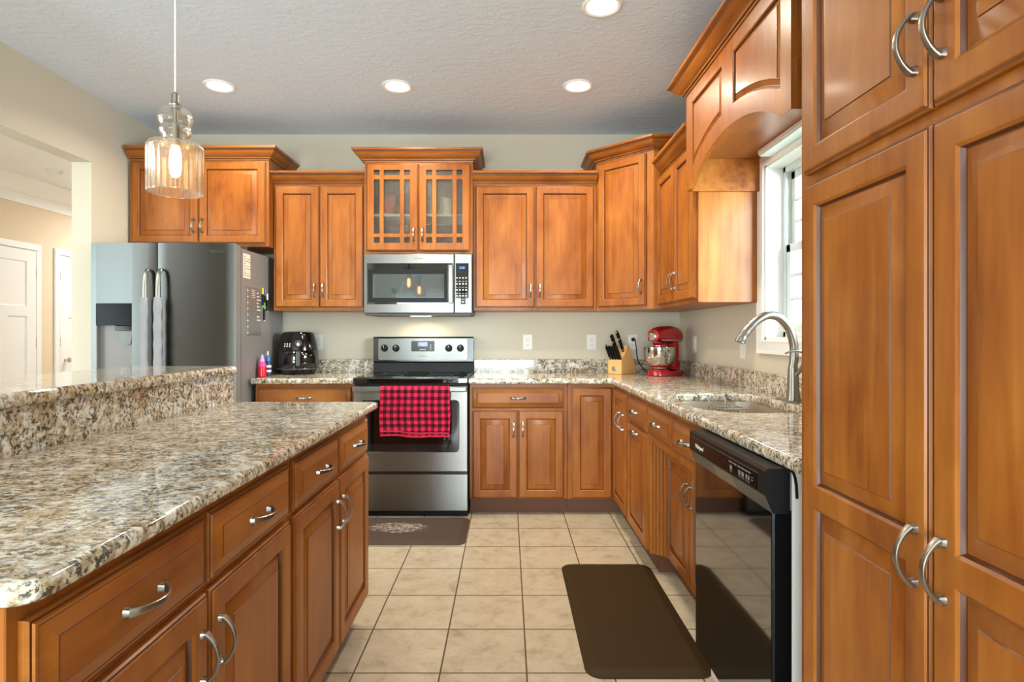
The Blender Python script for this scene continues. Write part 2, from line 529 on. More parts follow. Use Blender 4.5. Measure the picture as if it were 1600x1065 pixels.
def text(name, s, size, mats, parent, loc, rot, depth=0.0006):
    cu = bpy.data.curves.new(name, 'FONT'); cu.body = s; cu.size = size; cu.align_x = 'CENTER'; cu.align_y = 'CENTER'
    cu.extrude = depth; cu.resolution_u = 2
    t = bpy.data.objects.new('tmp', cu)
    me = bpy.data.meshes.new_from_object(t); me.name = name
    bpy.data.objects.remove(t)
    me.materials.clear(); me.materials.append(M[mats])
    return link(bpy.data.objects.new(name, me), parent, loc, rot)

# ------------------------------------------------------------------ room shell
WX0, WX1, WY1, CZ = -2.67, 1.325, 4.50, 2.745     # left wall, right wall, back wall, ceiling
WYR, HX, HY1 = -3.60, -4.80, 8.0                   # rear wall, hall side wall, hall end
bm = new(); box(bm, WX0 - 0.127, WX1 + 0.15, WYR - 0.15, WY1 + 0.12, -0.06, 0.0); struct('floor', bm, 'tile')
bm = new(); box(bm, HX - 0.12, WX0 - 0.127, WYR - 0.15, HY1, -0.06, 0.0)
box(bm, WX0 - 0.127, WX0 + 0.6, WY1 + 0.12, HY1, -0.06, 0); struct('floor_hall', bm, 'hallfloor')
bm = new(); box(bm, WX0 - 0.0635, WX1 + 0.15, WYR - 0.15, WY1 + 0.12, CZ, CZ + 0.06); struct('ceiling', bm, 'ceiling')
bm = new(); box(bm, HX - 0.12, WX0 - 0.0635, WYR - 0.15, HY1, CZ, CZ + 0.06); struct('ceiling_hall', bm, 'white')
bm = new(); box(bm, WX0 - 0.127, WX1 + 0.15, WY1, WY1 + 0.12, 0, CZ); struct('wall_back', bm, 'wall')
# left wall: pier beside the refrigerator, header over the wide opening, near pier
bm = new()
box(bm, WX0 - 0.127, WX0, 3.746, WY1, 0, CZ)
box(bm, WX0 - 0.127, WX0, 0.2, 3.746, 2.31, CZ)
box(bm, WX0 - 0.127, WX0, WYR, 0.2, 0, CZ)
struct('wall_left', bm, 'wall')
# right wall with the window hole
WIN = (1.99, 3.00, 1.18, 2.07)
bm = new()
box(bm, WX1, WX1 + 0.15, WYR, WIN[0], 0, CZ); box(bm, WX1, WX1 + 0.15, WIN[1], WY1, 0, CZ)
box(bm, WX1, WX1 + 0.15, WIN[0], WIN[1], 0, WIN[2]); box(bm, WX1, WX1 + 0.15, WIN[0], WIN[1], WIN[3], CZ)
struct('wall_right', bm, 'wall')
# rear wall behind the camera with the patio door hole
PD = (-2.35, 0.55, 0.06, 2.12)
bm = new()
box(bm, WX0, PD[0], WYR - 0.15, WYR, 0, CZ); box(bm, PD[1], WX1, WYR - 0.15, WYR, 0, CZ)
box(bm, PD[0], PD[1], WYR - 0.15, WYR, PD[3], CZ); box(bm, PD[0], PD[1], WYR - 0.15, WYR, 0, PD[2])
struct('wall_rear', bm, 'wall')
bm = new()
for x in (PD[0], (PD[0] + PD[1]) / 2 - 0.05, PD[1] - 0.1): box(bm, x, x + 0.1, WYR - 0.10, WYR - 0.04, PD[2], PD[3])
box(bm, PD[0], PD[1], WYR - 0.10, WYR - 0.04, PD[3] - 0.1, PD[3]); box(bm, PD[0], PD[1], WYR - 0.10, WYR - 0.04, PD[2], PD[2] + 0.1)
pd = struct('door_3', bm, 'white')
bm = new(); box(bm, PD[0], PD[1], WYR - 0.075, WYR - 0.069, PD[2], PD[3]); struct('glass_pane', bm, 'pane', pd)
# hall walls, crown, doors
bm = new(); HW = (-0.15, 2.55, 0.55, 2.35)
box(bm, HX - 0.12, HX, WYR - 0.15, HW[0], 0, CZ); box(bm, HX - 0.12, HX, HW[1], HY1, 0, CZ)
box(bm, HX - 0.12, HX, HW[0], HW[1], 0, HW[2]); box(bm, HX - 0.12, HX, HW[0], HW[1], HW[3], CZ); struct('wall_hall', bm, 'hallwall')
bm = new()
for y in (HW[0], (HW[0] + HW[1]) / 2 - 0.04, HW[1] - 0.08): box(bm, HX - 0.10, HX - 0.02, y, y + 0.08, HW[2], HW[3])
for z in (HW[2], HW[3] - 0.08): box(bm, HX - 0.10, HX - 0.02, HW[0], HW[1], z, z + 0.08)
hw = struct('added_window', bm, 'white')  # unseen window, added as an opening for the great-room fill lamp
bm = new(); box(bm, HX - 0.063, HX - 0.057, HW[0], HW[1], HW[2], HW[3]); struct('glass_pane', bm, 'pane', hw)
bm = new(); box(bm, HX, WX0 + 0.6, HY1, HY1 + 0.1, 0, CZ); box(bm, WX0 - 0.127, WX0 - 0.02, WY1 + 0.12, HY1, 0, CZ); struct('wall_hall_end', bm, 'hallwall')
bm = new(); box(bm, HX - 0.12, WX0 - 0.127, WYR - 0.15, WYR - 0.05, 0, CZ); struct('wall_hall_rear', bm, 'hallwall')
bm = new()
prof = [(0, 2.495), (0.014, 2.495), (0.014, 2.56), (0.03, 2.575), (0.03, 2.60), (0.055, 2.625), (0.09, 2.665), (0.125, 2.695), (0.135, 2.72), (0.15, 2.725), (0.15, CZ), (0, CZ)]
prism(bm, [(HX + p[0], p[1]) for p in prof], 'y', WYR - 0.05, HY1)
struct('trim_1', bm, 'white', smooth=True)
bm = new(); box(bm, HX, HX + 0.015, WYR, 5.04, 0, 0.13, bev=0.004); box(bm, HX, HX + 0.015, 5.99, 6.17, 0, 0.13, bev=0.004); struct('baseboard_hall', bm, 'white')

def hall_door(name, y0, y1, hinge_far, kn):
    cw = 0.065; zt = 2.05
    bm = new()
    for (a, b) in ((y0 - cw, y0), (y1, y1 + cw)): box(bm, HX, HX + 0.022, a, b, 0, zt, bev=0.005)
    box(bm, HX, HX + 0.022, y0 - cw, y1 + cw, zt, zt + cw, bev=0.005)
    fr = struct(name, bm, 'white', smooth=True)
    w, h = y1 - y0 - 0.008, zt - 0.014
    bm = new()
    p = [(0.115, w - 0.115, h - 0.56, h - 0.115)]
    mid = w / 2
    p += [(0.115, mid - 0.055, 0.2, h - 0.66), (mid + 0.055, w - 0.115, 0.2, h - 0.66)]
    panel_front(bm, w, h, p, [(0, 0), (0, -0.036), (0.002, -0.038)], [(0.006, -0.030), (0.012, -0.028)])
    d = obj('door_slab', bm, 'white', fr, (HX + 0.002, y0 + 0.004, 0.008), (0, 0, PI / 2))
    d.location = (HX - 0.019, y0 + 0.004, 0.008)
    if kn:
        bm = new()
        lathe(bm, [(0.032, 0), (0.032, 0.008), (0.012, 0.012), (0.012, 0.035), (0.026, 0.045), (0.029, 0.058), (0.02, 0.070), (0.001, 0.073)], 20)
        obj('door_knob', bm, 'chrome', fr, (HX + 0.008, (y0 + 0.075) if hinge_far else (y1 - 0.075), 0.925), (0, PI / 2, 0))
    for z in (0.25, 1.12, 1.83):
        bm = new(); yy = y1 - 0.003 if hinge_far else y0 + 0.003
        lathe(bm, [(0.007, -0.05), (0.007, 0.05)], 10, cap=True); box(bm, -0.004, 0.003, -0.02, 0.0, -0.05, 0.05)
        obj('hinge', bm, 'nickel', fr, (HX + 0.014, yy, z))
    return fr

def panel_front(bm, w, h, openings, edge, stick, mis_edge=None, closed=True, mis_st=None, back=True):
    """flat framed front: outer edge profile, openings with their own profile; y negative is towards the viewer"""
    yf = edge[-1][1]
    R = rect(0, w, 0, h)
    outer = rings(bm, R, edge, mis_edge, close=False)
    inner = []
    for op in openings:
        poly = rect(*op) if len(op) == 4 and not isinstance(op[0], tuple) else op
        lp = [bm.verts.new((p[0], yf, p[1])) for p in poly]
        inner.append(lp)
        rings(bm, poly, stick, mis_st, close=closed, start=lp)
    fill(bm, [outer] + inner)
    if back:
        bvs = [bm.verts.new((p[0], edge[0][1], p[1])) for p in R]
        bm.faces.new(bvs)
hall_door('door_1', 5.13, 5.925, True, False)
hall_door('door_2', 6.235, 7.03, False, False)
bm = new()
lathe(bm, [(0.030, 0), (0.030, 0.008), (0.012, 0.012), (0.012, 0.035), (0.026, 0.045), (0.029, 0.058), (0.02, 0.070), (0.001, 0.073)], 20)
obj('door_knob', bm, 'chrome', bpy.data.objects['door_2'], (HX + 0.008, 6.31, 0.925), (0, PI / 2, 0))

# sink window
def window():
    y0, y1, z0, z1 = WIN
    cw = 0.072
    bm = new()
    prof = [(0, 0), (0, 0.014), (0.012, 0.018), (0.02, 0.014), (0.05, 0.012), (0.058, 0.016), (0.072, 0.016), (0.072, 0)]
    # picture-frame casing: rings around the hole on the room side
    R = [(y0, z0), (y1, z0), (y1, z1), (y0, z1)]
    prev = None
    for (o, t) in prof:
        q = inset_poly(R, -o)
        lp = [bm.verts.new((WX1 - t, p[0], p[1])) for p in q]
        if prev:
            for i in range(4): bm.faces.new((prev[i], prev[(i + 1) % 4], lp[(i + 1) % 4], lp[i]))
        prev = lp
    # jamb liner
    for (a, b, c, d) in ((y0 - 0.001, y0 + 0.012, z0, z1), (y1 - 0.012, y1 + 0.001, z0, z1), (y0, y1, z0, z0 + 0.012), (y0, y1, z1 - 0.012, z1)):
        box(bm, WX1 - 0.002, WX1 + 0.149, a, b, c, d)
    w = struct('window_1', bm, 'white', smooth=True)
    bm = new(); xs = WX1 + 0.085
    a, b, c, d = y0 + 0.012, y1 - 0.012, z0 + 0.012, z1 - 0.012
    for q in ((a, a + 0.03, c, d), (b - 0.03, b, c, d), (a, b, c, c + 0.03), (a, b, d - 0.03, d)):
        box(bm, xs, xs + 0.05, *q, bev=0.003)
    obj('sash_track', bm, 'vinyl', w)
    zm = 1.64
    for (nm, x, q0, q1) in (('upper_sash', xs + 0.028, zm - 0.02, d - 0.03), ('lower_sash', xs + 0.004, c + 0.03, zm + 0.02)):
        bm = new()
        A, B = a + 0.03, b - 0.03
        for q in ((A, A + 0.04, q0, q1), (B - 0.04, B, q0, q1), (A, B, q0, q0 + 0.042), (A, B, q1 - 0.042, q1)):
            box(bm, x, x + 0.022, *q, bev=0.003)
        for k in (1, 2):
            yy = A + 0.04 + (B - A - 0.08) * k / 3
            box(bm, x + 0.007, x + 0.015, yy - 0.008, yy + 0.008, q0, q1)
            zz = q0 + 0.042 + (q1 - q0 - 0.084) * k / 3
            box(bm, x + 0.007, x + 0.015, A, B, zz - 0.008, zz + 0.008)
        s = obj(nm, bm, 'vinyl', w)
        bm = new(); box(bm, x + 0.009, x + 0.013, A + 0.03, B - 0.03, q0 + 0.03, q1 - 0.03)
        obj('glass_pane', bm, 'pane', s, smooth=False)
window()
bm = new(); box(bm, -40, 60, -60, 60, -0.5, -0.4); struct('ground', bm, 'lawn')

# ------------------------------------------------------------------ cabinet kit
DOOR_EDGE = [(0, 0), (0, -0.011), (0.003, -0.015), (0.006, -0.0155), (0.008, -0.019), (0.011, -0.020)]
DE_M = [0, 0, 0, 1, 0, 0]
STICK = [(0.003, -0.0195), (0.008, -0.0155), (0.011, -0.0085), (0.013, -0.008), (0.016, -0.0085), (0.044, -0.0170), (0.0455, -0.0190), (0.048, -0.0193)]
ST_M = [0, 0, 1, 1, 0, 0, 1, 0]
DRAWER_EDGE = [(0, 0), (0, -0.008), (0.003, -0.012), (0.006, -0.0125), (0.0075, -0.0155), (0.011, -0.0165), (0.013, -0.0155), (0.015, -0.0155), (0.036, -0.0225), (0.0375, -0.0235)]
DR_M = [0, 0, 0, 1, 0, 0, 1, 0, 0, 1]
FW = 0.048

def handle_mesh():
    bm = new()
    pts, sz = [], []
    n = 18
    for i in range(n + 1):
        u = -1 + 2 * i / n
        x = 0.047 * u
        y = -0.007 - 0.025 * math.cos(u * PI / 2) ** 0.72
        pts.append((x, y, 0))
        e = abs(u)
        sz.append((0.0056 + 0.0026 * e ** 4, 0.0030 + 0.0022 * e ** 6))
    sweep(bm, pts, [(b, a) for a, b in sz], 12, up=(0, 0, 1), flat=0.6)
    for s in (-1, 1):
        sweep(bm, [(0.044 * s, 0.0, 0), (0.044 * s, -0.010, 0)], [(0.0085, 0.0085), (0.0065, 0.0065)], 12, flat=0.6)
    o = obj('handle', bm, 'nickel')
    COL.objects.unlink(o)
    return o
HANDLE = handle_mesh()
def handle(parent, x, z, vertical, y=-0.020):
    o = HANDLE.copy()
    link(o, parent, (x, y, z), (0, PI / 2 if vertical else 0, 0))
    return o
def door(parent, x, z, w, h, hx=None, hz=None, vertical=True, split=None, name='door'):
    bm = new()
    if split:
        ops = [(FW, w - FW, FW, split - 0.02), (FW, w - FW, split + 0.02, h - FW)]
    else:
        ops = [(FW, w - FW, FW, h - FW)]
    panel_front(bm, w, h, ops, DOOR_EDGE, STICK, DE_M, True, ST_M)
    d = obj(name, bm, ['wood_v', 'glaze'], parent, (x, 0, z), angle=25)
    if hx is not None: handle(d, hx, hz, vertical)
    return d
def drawer(parent, x, z, w, h, pull=True):
    bm = new()
    rings(bm, rect(0, w, 0, h), DRAWER_EDGE, DR_M)
    bm.faces.new([bm.verts.new((p[0], 0, p[1])) for p in rect(0, w, 0, h)])
    d = obj('drawer', bm, ['wood_h', 'glaze'], parent, (x, 0, z), angle=25)
    if pull: handle(d, w / 2, h / 2, False, -0.0235)
    return d
CROWN = [(0, 0), (0.006, 0), (0.008, 0.007), (0.015, 0.010), (0.018, 0.018), (0.030, 0.024), (0.046, 0.038), (0.056, 0.054), (0.060, 0.056), (0.062, 0.062), (0.073, 0.066), (0.075, 0.070), (0.075, 0.082), (0, 0.082)]
def crown(parent, path, z, name='crown_moulding', k=1.0):
    n = len(path); P = [Vector(p) for p in path]
    offs = []
    for i in range(n):
        ds = []
        if i > 0: ds.append((P[i] - P[i - 1]).normalized())
        if i < n - 1: ds.append((P[i + 1] - P[i]).normalized())
        ns = [Vector((d.y, -d.x)) for d in ds]
        b = ns[0] if len(ns) == 1 else (ns[0] + ns[1])
        if len(ns) == 2: b = b / (b.length_squared / 2)
        offs.append(b)
    bm = new(); prev = None; first = None
    for i in range(n):
        lp = [bm.verts.new((P[i].x + offs[i].x * o * k, P[i].y + offs[i].y * o * k, z + zz)) for (o, zz) in CROWN]
        if prev:
            m = len(lp)
            for j in range(m):
                f = bm.faces.new((prev[j], prev[(j + 1) % m], lp[(j + 1) % m], lp[j]))
                f.material_index = 1 if j in (2, 8) else 0
        else: first = lp
        prev = lp
    bm.faces.new(first); bm.faces.new(prev)
    return obj(name, bm, ['wood_h', 'glaze'], parent, angle=25)
def carcass(parent, w, d, z0, z1, name='carcass'):
    bm = new(); box(bm, 0, w, 0, d, z0, z1, bev=0.0015, seg=1)
    return obj(name, bm, 'wood_v', parent)
def toe(parent, w, d, back=0.05, x0=0.0):
    bm = new(); box(bm, x0, w, back, d, 0, 0.105)
    return obj('toe_kick', bm, 'toe', parent, smooth=False)

# ---- wall cabinets on the back wall
def wall_cab(label, x0, x1, yf, z0, z1, doors, path, hz):
    t = thing('wall_cabinet', label, 'cabinet', (x0, yf, 0))
    w = x1 - x0; d = WY1 - yf - 0.002
    carcass(t, w, d, z0, z1)
    for (a, b, side) in doors:
        dw = b - a
        hx = dw - 0.028 if side == 'r' else 0.028
        door(t, a, z0 + 0.022, dw, z1 - z0 - 0.034, hx, hz - (z0 + 0.022))
    crown(t, path(w, d), z1)
    return t
def pair(w, m=0.016, g=0.005):
    c = w / 2
    return [(m, c - g / 2, 'r'), (c + g / 2, w - m, 'l')]
w1 = -1.676 + 2.652
wall_cab('two-door maple wall cabinet directly above the refrigerator', -2.652, -1.676, 4.10, 1.82, 2.427,
         pair(w1, 0.02), lambda w, d: [(0, 0), (w, 0), (w, d)], 1.965)
w2 = 0.66
wall_cab('tall two-door wall cabinet between the refrigerator and the glass-door cabinet', -1.674, -1.014, 4.18, 1.375, 2.275,
         pair(w2, 0.016), lambda w, d: [(0, 0), (w, 0)], 1.52)
w4 = 0.636 + 0.245
wall_cab('wide two-door wall cabinet right of the microwave', -0.245, 0.636, 4.18, 1.375, 2.275,
         [(0.016, 0.437, 'r'), (0.447, 0.862, 'l')], lambda w, d: [(0, 0), (w, 0)], 1.52)

# ---- glass-door cabinet over the microwave
def glass_cab():
    x0, x1, yf, z0, z1 = -1.012, -0.247, 4.13, 1.772, 2.424
    t = thing('glass_cabinet', 'wall cabinet with two rippled-glass mullioned doors above the microwave', 'cabinet', (x0, yf, 0))
    w = x1 - x0; d = WY1 - yf - 0.002
    bm = new(); th = 0.018
    box(bm, 0, th, 0, d, z0, z1); box(bm, w - th, w, 0, d, z0, z1); box(bm, th, w - th, 0, d, z0, z0 + th)
    box(bm, th, w - th, 0, d, z1 - th, z1); box(bm, th, w - th, d - 0.008, d, z0 + th, z1 - th)
    box(bm, th, 0.035, 0, 0.018, z0 + th, z1 - th); box(bm, w - 0.035, w - th, 0, 0.018, z0 + th, z1 - th)
    box(bm, w / 2 - 0.02, w / 2 + 0.02, 0, 0.018, z0 + th, z1 - th)
    obj('carcass', bm, 'wood_v', t)
    bm = new(); box(bm, th, w - th, 0.03, d - 0.01, 2.045, 2.063); obj('shelf', bm, 'stain', t, smooth=False)
    dw, dh = 0.364, z1 - z0 - 0.036
    def fx(v): return (v - 55) / 565 * dw
    def fz(v): return (1018 - v) / 988 * dh
    xs = [(fx(140), fx(203)), (fx(248), fx(425)), (fx(470), fx(535))]
    zs = [(fz(165), fz(105)), (fz(825), fz(213)), (fz(930), fz(865))]
    for k, x in enumerate((0.016, w - 0.016 - dw)):
        ops = [((a, b, c, e)) for (a, b) in xs for (c, e) in zs]
        if k: ops = [(dw - b, dw - a, c, e) for (a, b, c, e) in ops]
        bm = new()
        panel_front(bm, dw, dh, ops, DOOR_EDGE, [(-0.003, -0.015), (-0.003, -0.002)], DE_M, False, [0, 0], back=False)
        dr = obj('door', bm, ['wood_v', 'glaze'], t, (x, 0, z0 + 0.022), angle=25)
        bm = new(); box(bm, 0.05, dw - 0.05, -0.0085, -0.0045, 0.05, dh - 0.05)
        obj('glass_pane', bm, 'ripple', dr, smooth=False)
        handle(dr, dw - 0.028 if k == 0 else 0.028, 0.115, True)
    crown(t, [(0, d), (0, 0), (w, 0), (w, d)], z1)
    return t
glass_cab()
bm = new(); lathe(bm, [(0.03, 0), (0.034, 0.004), (0.085, 0.05), (0.09, 0.062), (0.086, 0.062), (0.05, 0.02), (0.001, 0.012)], 28, cap=False)
o = obj('bowl', bm, 'pink', None, (-0.80, 4.30, 1.7905)); tag(o, 'pink bowl behind the bottom left panes of the glass-door cabinet', 'bowl')
bm = new(); lathe(bm, [(0.035, 0), (0.04, 0.004), (0.05, 0.10), (0.052, 0.16), (0.048, 0.16), (0.044, 0.02), (0.001, 0.012)], 28)
o = obj('vase', bm, 'coral', None, (-0.875, 4.28, 2.0635)); tag(o, 'coral jar on the shelf behind the left glass cabinet door', 'jar')
bm = new(); lathe(bm, [(0.04, 0), (0.042, 0.003), (0.045, 0.13), (0.041, 0.13), (0.038, 0.01), (0.001, 0.008)], 28)
o = obj('tumbler', bm, 'stain', None, (-0.45, 4.27, 2.0635)); tag(o, 'pale tumbler on the shelf behind the right glass cabinet door', 'glass')

# ---- tall diagonal corner cabinet
def corner_cab():
    z0, z1 = 1.375, 2.424
    ax, ay, bx, by = 0.638, 4.18, 0.965, 3.853
    t = thing('corner_wall_cabinet', 'tall diagonal wall cabinet with one door in the back right corner', 'cabinet', (ax, ay, 0), -PI / 4)
    def loc(X, Y):
        v = Matrix.Rotation(PI / 4, 2) @ Vector((X - ax, Y - ay)); return (v.x, v.y)
    bm = new()
    prism(bm, [loc(ax, ay), loc(bx, by), loc(WX1 - 0.002, by), loc(WX1 - 0.002, WY1 - 0.002), loc(ax, WY1 - 0.002)], 'z', z0, z1)
    obj('carcass', bm, 'wood_v', t, smooth=False)
    W = math.hypot(bx - ax, by - ay)
    dw = W - 0.075
    door(t, 0.022, z0 + 0.022, dw, z1 - z0 - 0.034, dw - 0.032, 0.13)
    crown(t, [loc(ax, WY1 - 0.002), loc(ax, ay), loc(bx, by), loc(WX1 - 0.002, by)], z1)
corner_cab()

# ---- wall cabinet on the window wall
RX = 1.0
t = thing('wall_cabinet', 'two-door wall cabinet on the window wall, left of the arched valance', 'cabinet', (RX, 3.851, 0), -PI / 2)
w6 = 3.851 - 3.06; d6 = WX1 - RX - 0.002
carcass(t, w6, d6, 1.375, 2.235)
for (a, b, s) in pair(w6, 0.016):
    door(t, a, 1.397, b - a, 0.826, (b - a - 0.028) if s == 'r' else 0.028, 0.125)
crown(t, [(0.10, 0), (w6, 0)], 2.235)

# ---- arched valance over the sink window
def valance():
    Y0, Y1, XF = 3.056, 1.928, 0.936
    t = thing('window_valance', 'arched maple valance with two panels and crown above the sink window', 'valance', (XF, Y0, 0), -PI / 2)
    Lh = Y0 - Y1; zb, zt = 1.952, 2.446
    a0, a1, rise = 0.062, Lh - 0.062, 0.137
    c = a1 - a0; R = (c * c / 4 + rise * rise) / (2 * rise)
    def arch(x, off=0.0):
        u = x - (a0 + a1) / 2
        return zb + rise - R + math.sqrt(max(0.0, (R + off) ** 2 - u * u))
    out = [(0, zb), (a0, zb)]
    n = 30
    out += [(a0 + c * i / n, arch(a0 + c * i / n)) for i in range(1, n)]
    out += [(a1, zb), (Lh, zb), (Lh, zt), (0, zt)]
    m = Lh / 2
    panels = []
    for (p, q) in ((0.085, m - 0.06), (m + 0.06, Lh - 0.072)):
        bot = [(p + (q - p) * i / 14, arch(p + (q - p) * i / 14, 0.075) + 0.0) for i in range(15)]
        panels.append(bot + [(q, 2.388), (p, 2.388)])
    bm = new(); th = 0.020
    front = [bm.verts.new((p[0], 0, p[1])) for p in out]
    back = [bm.verts.new((p[0], th, p[1])) for p in out]
    for i in range(len(out)):
        bm.faces.new((front[i], front[(i + 1) % len(out)], back[(i + 1) % len(out)], back[i]))
    inn = []
    for pl in panels:
        lp = [bm.verts.new((p[0], 0, p[1])) for p in pl]; inn.append(lp)
        rings(bm, pl, [(0.003, 0.0005), (0.008, 0.004), (0.011, 0.011), (0.013, 0.0115), (0.016, 0.010), (0.032, 0.004), (0.034, 0.002), (0.036, 0.0018)], ST_M, True, start=lp)
    fill(bm, [front] + inn); fill(bm, [back])
    obj('arched_front', bm, ['wood_v', 'glaze'], t, angle=25)
    D = WX1 - XF - 0.003
    bm = new(); box(bm, 0.0, Lh, th, D, 2.121, 2.139); box(bm, 0, Lh, th, D, zt - 0.018, zt); obj('soffit_board', bm, 'wood_h', t)
    bm = new(); box(bm, 0, 0.018, th, D, zb, 2.121, bev=0.001, seg=1); box(bm, 0, 0.018, th, D, 2.139, zt - 0.018); obj('side_panel', bm, 'wood_h', t)
    bm = new(); box(bm, Lh - 0.018, Lh, th, D, zb, 2.121, bev=0.001, seg=1); box(bm, Lh - 0.018, Lh, th, D, 2.139, zt - 0.018); obj('side_panel', bm, 'wood_v', t)
    crown(t, [(0, 0.07), (0, 0), (Lh, 0), (Lh, D)], zt, k=1.1)
valance()
t = thing('under_cabinet_light', 'white fluorescent strip light under the valance, above the window', 'light', (1.245, 2.905, 2.088))
bm = new(); box(bm, 0, 0.072, -0.93, 0, 0.010, 0.0325, bev=0.004); obj('housing', bm, 'white', t)
bm = new(); box(bm, 0.004, 0.068, -0.925, -0.005, 0, 0.012, bev=0.004); obj('diffuser', bm, 'diffuser', t)

# ---- base cabinets, back wall
BY = 3.91                                             # face-frame plane of the back run
def base_cab(name, label, loc, rotz, w, d, body=True):
    t = thing(name, label, 'cabinet', loc, rotz)
    if body: carcass(t, w, d, 0.105, 0.874); toe(t, w, d)
    return t
DB, DT, RB, RT = 0.112, 0.696, 0.712, 0.850           # door bottom/top, drawer bottom/top
t = base_cab('base_cabinet', 'base cabinet with one drawer over two doors, between refrigerator and range', (-1.688, BY, 0), 0, 0.666, 0.58)
drawer(t, 0.02, RB, 0.626, RT - RB)
door(t, 0.02, DB, 0.310, DT - DB, 0.282, 0.50); door(t, 0.336, DB, 0.310, DT - DB, 0.028, 0.50)
t = base_cab('base_cabinet', 'base cabinet with one wide drawer over two doors, right of the range', (-0.254, BY, 0), 0, 0.654, 0.58)
drawer(t, 0.02, RB, 0.610, RT - RB)
door(t, 0.02, DB, 0.302, DT - DB, 0.274, 0.46); door(t, 0.328, DB, 0.302, DT - DB, 0.028, 0.46)
# corner unit with a folding pair of doors meeting at the inner corner
FX = 0.72                                             # face-frame plane of the right run
t = thing('corner_base_cabinet', 'corner base cabinet with two narrow doors meeting in the inner corner', 'cabinet', (0.402, BY, 0))
bm = new()
yb = 0.58; xr = FX - 0.402
prism(bm, [(0, 0), (xr, 0), (xr, -0.49 + 0.02), (xr + 0.58, -0.49 + 0.02), (xr + 0.58, yb), (0, yb)], 'z', 0.105, 0.874)
obj('carcass', bm, 'wood_v', t, smooth=False)
bm = new(); prism(bm, [(0, 0.05), (xr + 0.05, 0.05), (xr + 0.05, -0.47), (xr + 0.57, -0.47), (xr + 0.57, yb - 0.01), (0, yb - 0.01)], 'z', 0, 0.105)
obj('toe_kick', bm, 'toe', t, smooth=False)
d = door(t, 0.030, DB, 0.266, RT - DB)
d = door(t, 0, DB, 0.40, RT - DB, 0.350, 0.56)
d.location = (xr, -0.022, DB); d.rotation_euler = (0, 0, -PI / 2)
handle(d, 0.235, 0.56, True)
# narrow unit with drawer and pull-out
t = base_cab('base_cabinet', 'narrow base cabinet with one drawer over a pull-out door, beside the corner cabinet', (FX, 3.437, 0), -PI / 2, 0.475, 0.58)
drawer(t, 0.012, RB, 0.452, RT - RB)
door(t, 0.012, DB, 0.452, DT - DB, 0.226, DT - DB - 0.03, False)
# sink unit: flush false drawers above, recessed doors below, fluted canted fillers
def sink_cab():
    t = thing('sink_cabinet', 'sink base cabinet with two false drawers over recessed doors and fluted fillers', 'cabinet', (FX, 2.958, 0), -PI / 2)
    w, d, rec = 0.90, 0.58, 0.080
    bm = new(); box(bm, 0, w, 0, rec + 0.02, 0.67, 0.874, bev=0.0015, seg=1)
    box(bm, 0, 0.018, rec + 0.001, d, 0.105, 0.874); box(bm, w - 0.018, w, rec + 0.001, d, 0.105, 0.874)
    box(bm, 0.018, w - 0.018, rec, rec + 0.018, 0.105, 0.67); box(bm, 0.018, w - 0.018, rec + 0.018, d, 0.105, 0.123)
    box(bm, 0.018, w - 0.018, d - 0.01, d, 0.123, 0.70)
    obj('carcass', bm, 'wood_v', t)
    bm = new(); box(bm, 0, w, rec + 0.05, d, 0, 0.105); obj('toe_kick', bm, 'toe', t, smooth=False)
    for s in (0, 1):
        bm = new()
        A, B = Vector((0.001, 0.0)), Vector((0.072, rec))
        T = (B - A); Ln = T.length; T.normalize(); Nn = Vector((T.y, -T.x))
        pts = [A]
        nf = 4
        for k in range(nf):
            c0 = Ln * (0.14 + 0.72 * (k + 0.5) / nf)
            r = 0.0095
            for j in range(7):
                a = PI * j / 6
                pts.append(A + T * (c0 - r * math.cos(a)) - Nn * (0.009 * math.sin(a)))
        pts += [B, Vector((0.001, rec))]
        pl = [(p.x, p.y) for p in pts]
        if s: pl = [(w - x, y) for x, y in pl]
        prism(bm, pl, 'z', 0.098, 0.67)
        obj('fluted_filler', bm, 'wood_v', t, angle=50)
    fw = 0.426
    drawer(t, 0.016, RB, fw, RT - RB); drawer(t, 0.458, RB, fw, RT - RB)
    for (a, s) in ((0.076, 'r'), (0.453, 'l')):
        dd = door(t, a, DB, 0.371, 0.655 - DB, 0.343 if s == 'r' else 0.028, 0.40)
        dd.location.y = rec
sink_cab()

# ---- pantry
t = thing('pantry_cabinet', 'tall pantry cabinet with four raised-panel doors beside the dishwasher', 'cabinet', (0.69, 1.370, 0), -PI / 2)
wP, dP = 0.90, WX1 - 0.69 - 0.003
bm = new(); box(bm, 0, wP, 0, dP, 0.105, 2.424, bev=0.0015, seg=1); obj('carcass', bm, 'wood_v', t)
toe(t, wP, dP)
for (a, s) in ((0.040, 'r'), (0.444, 'l')):
    hx = 0.398 - 0.028 if s == 'r' else 0.028
    door(t, a, 0.112, 0.398, 1.544 - 0.112, hx, 0.845 - 0.112, split=0.852 - 0.112)
    door(t, a, 1.569, 0.398, 2.41 - 1.569, hx, 1.685 - 1.569)
crown(t, [(0, dP), (0, 0), (wP, 0), (wP, dP)], 2.424)

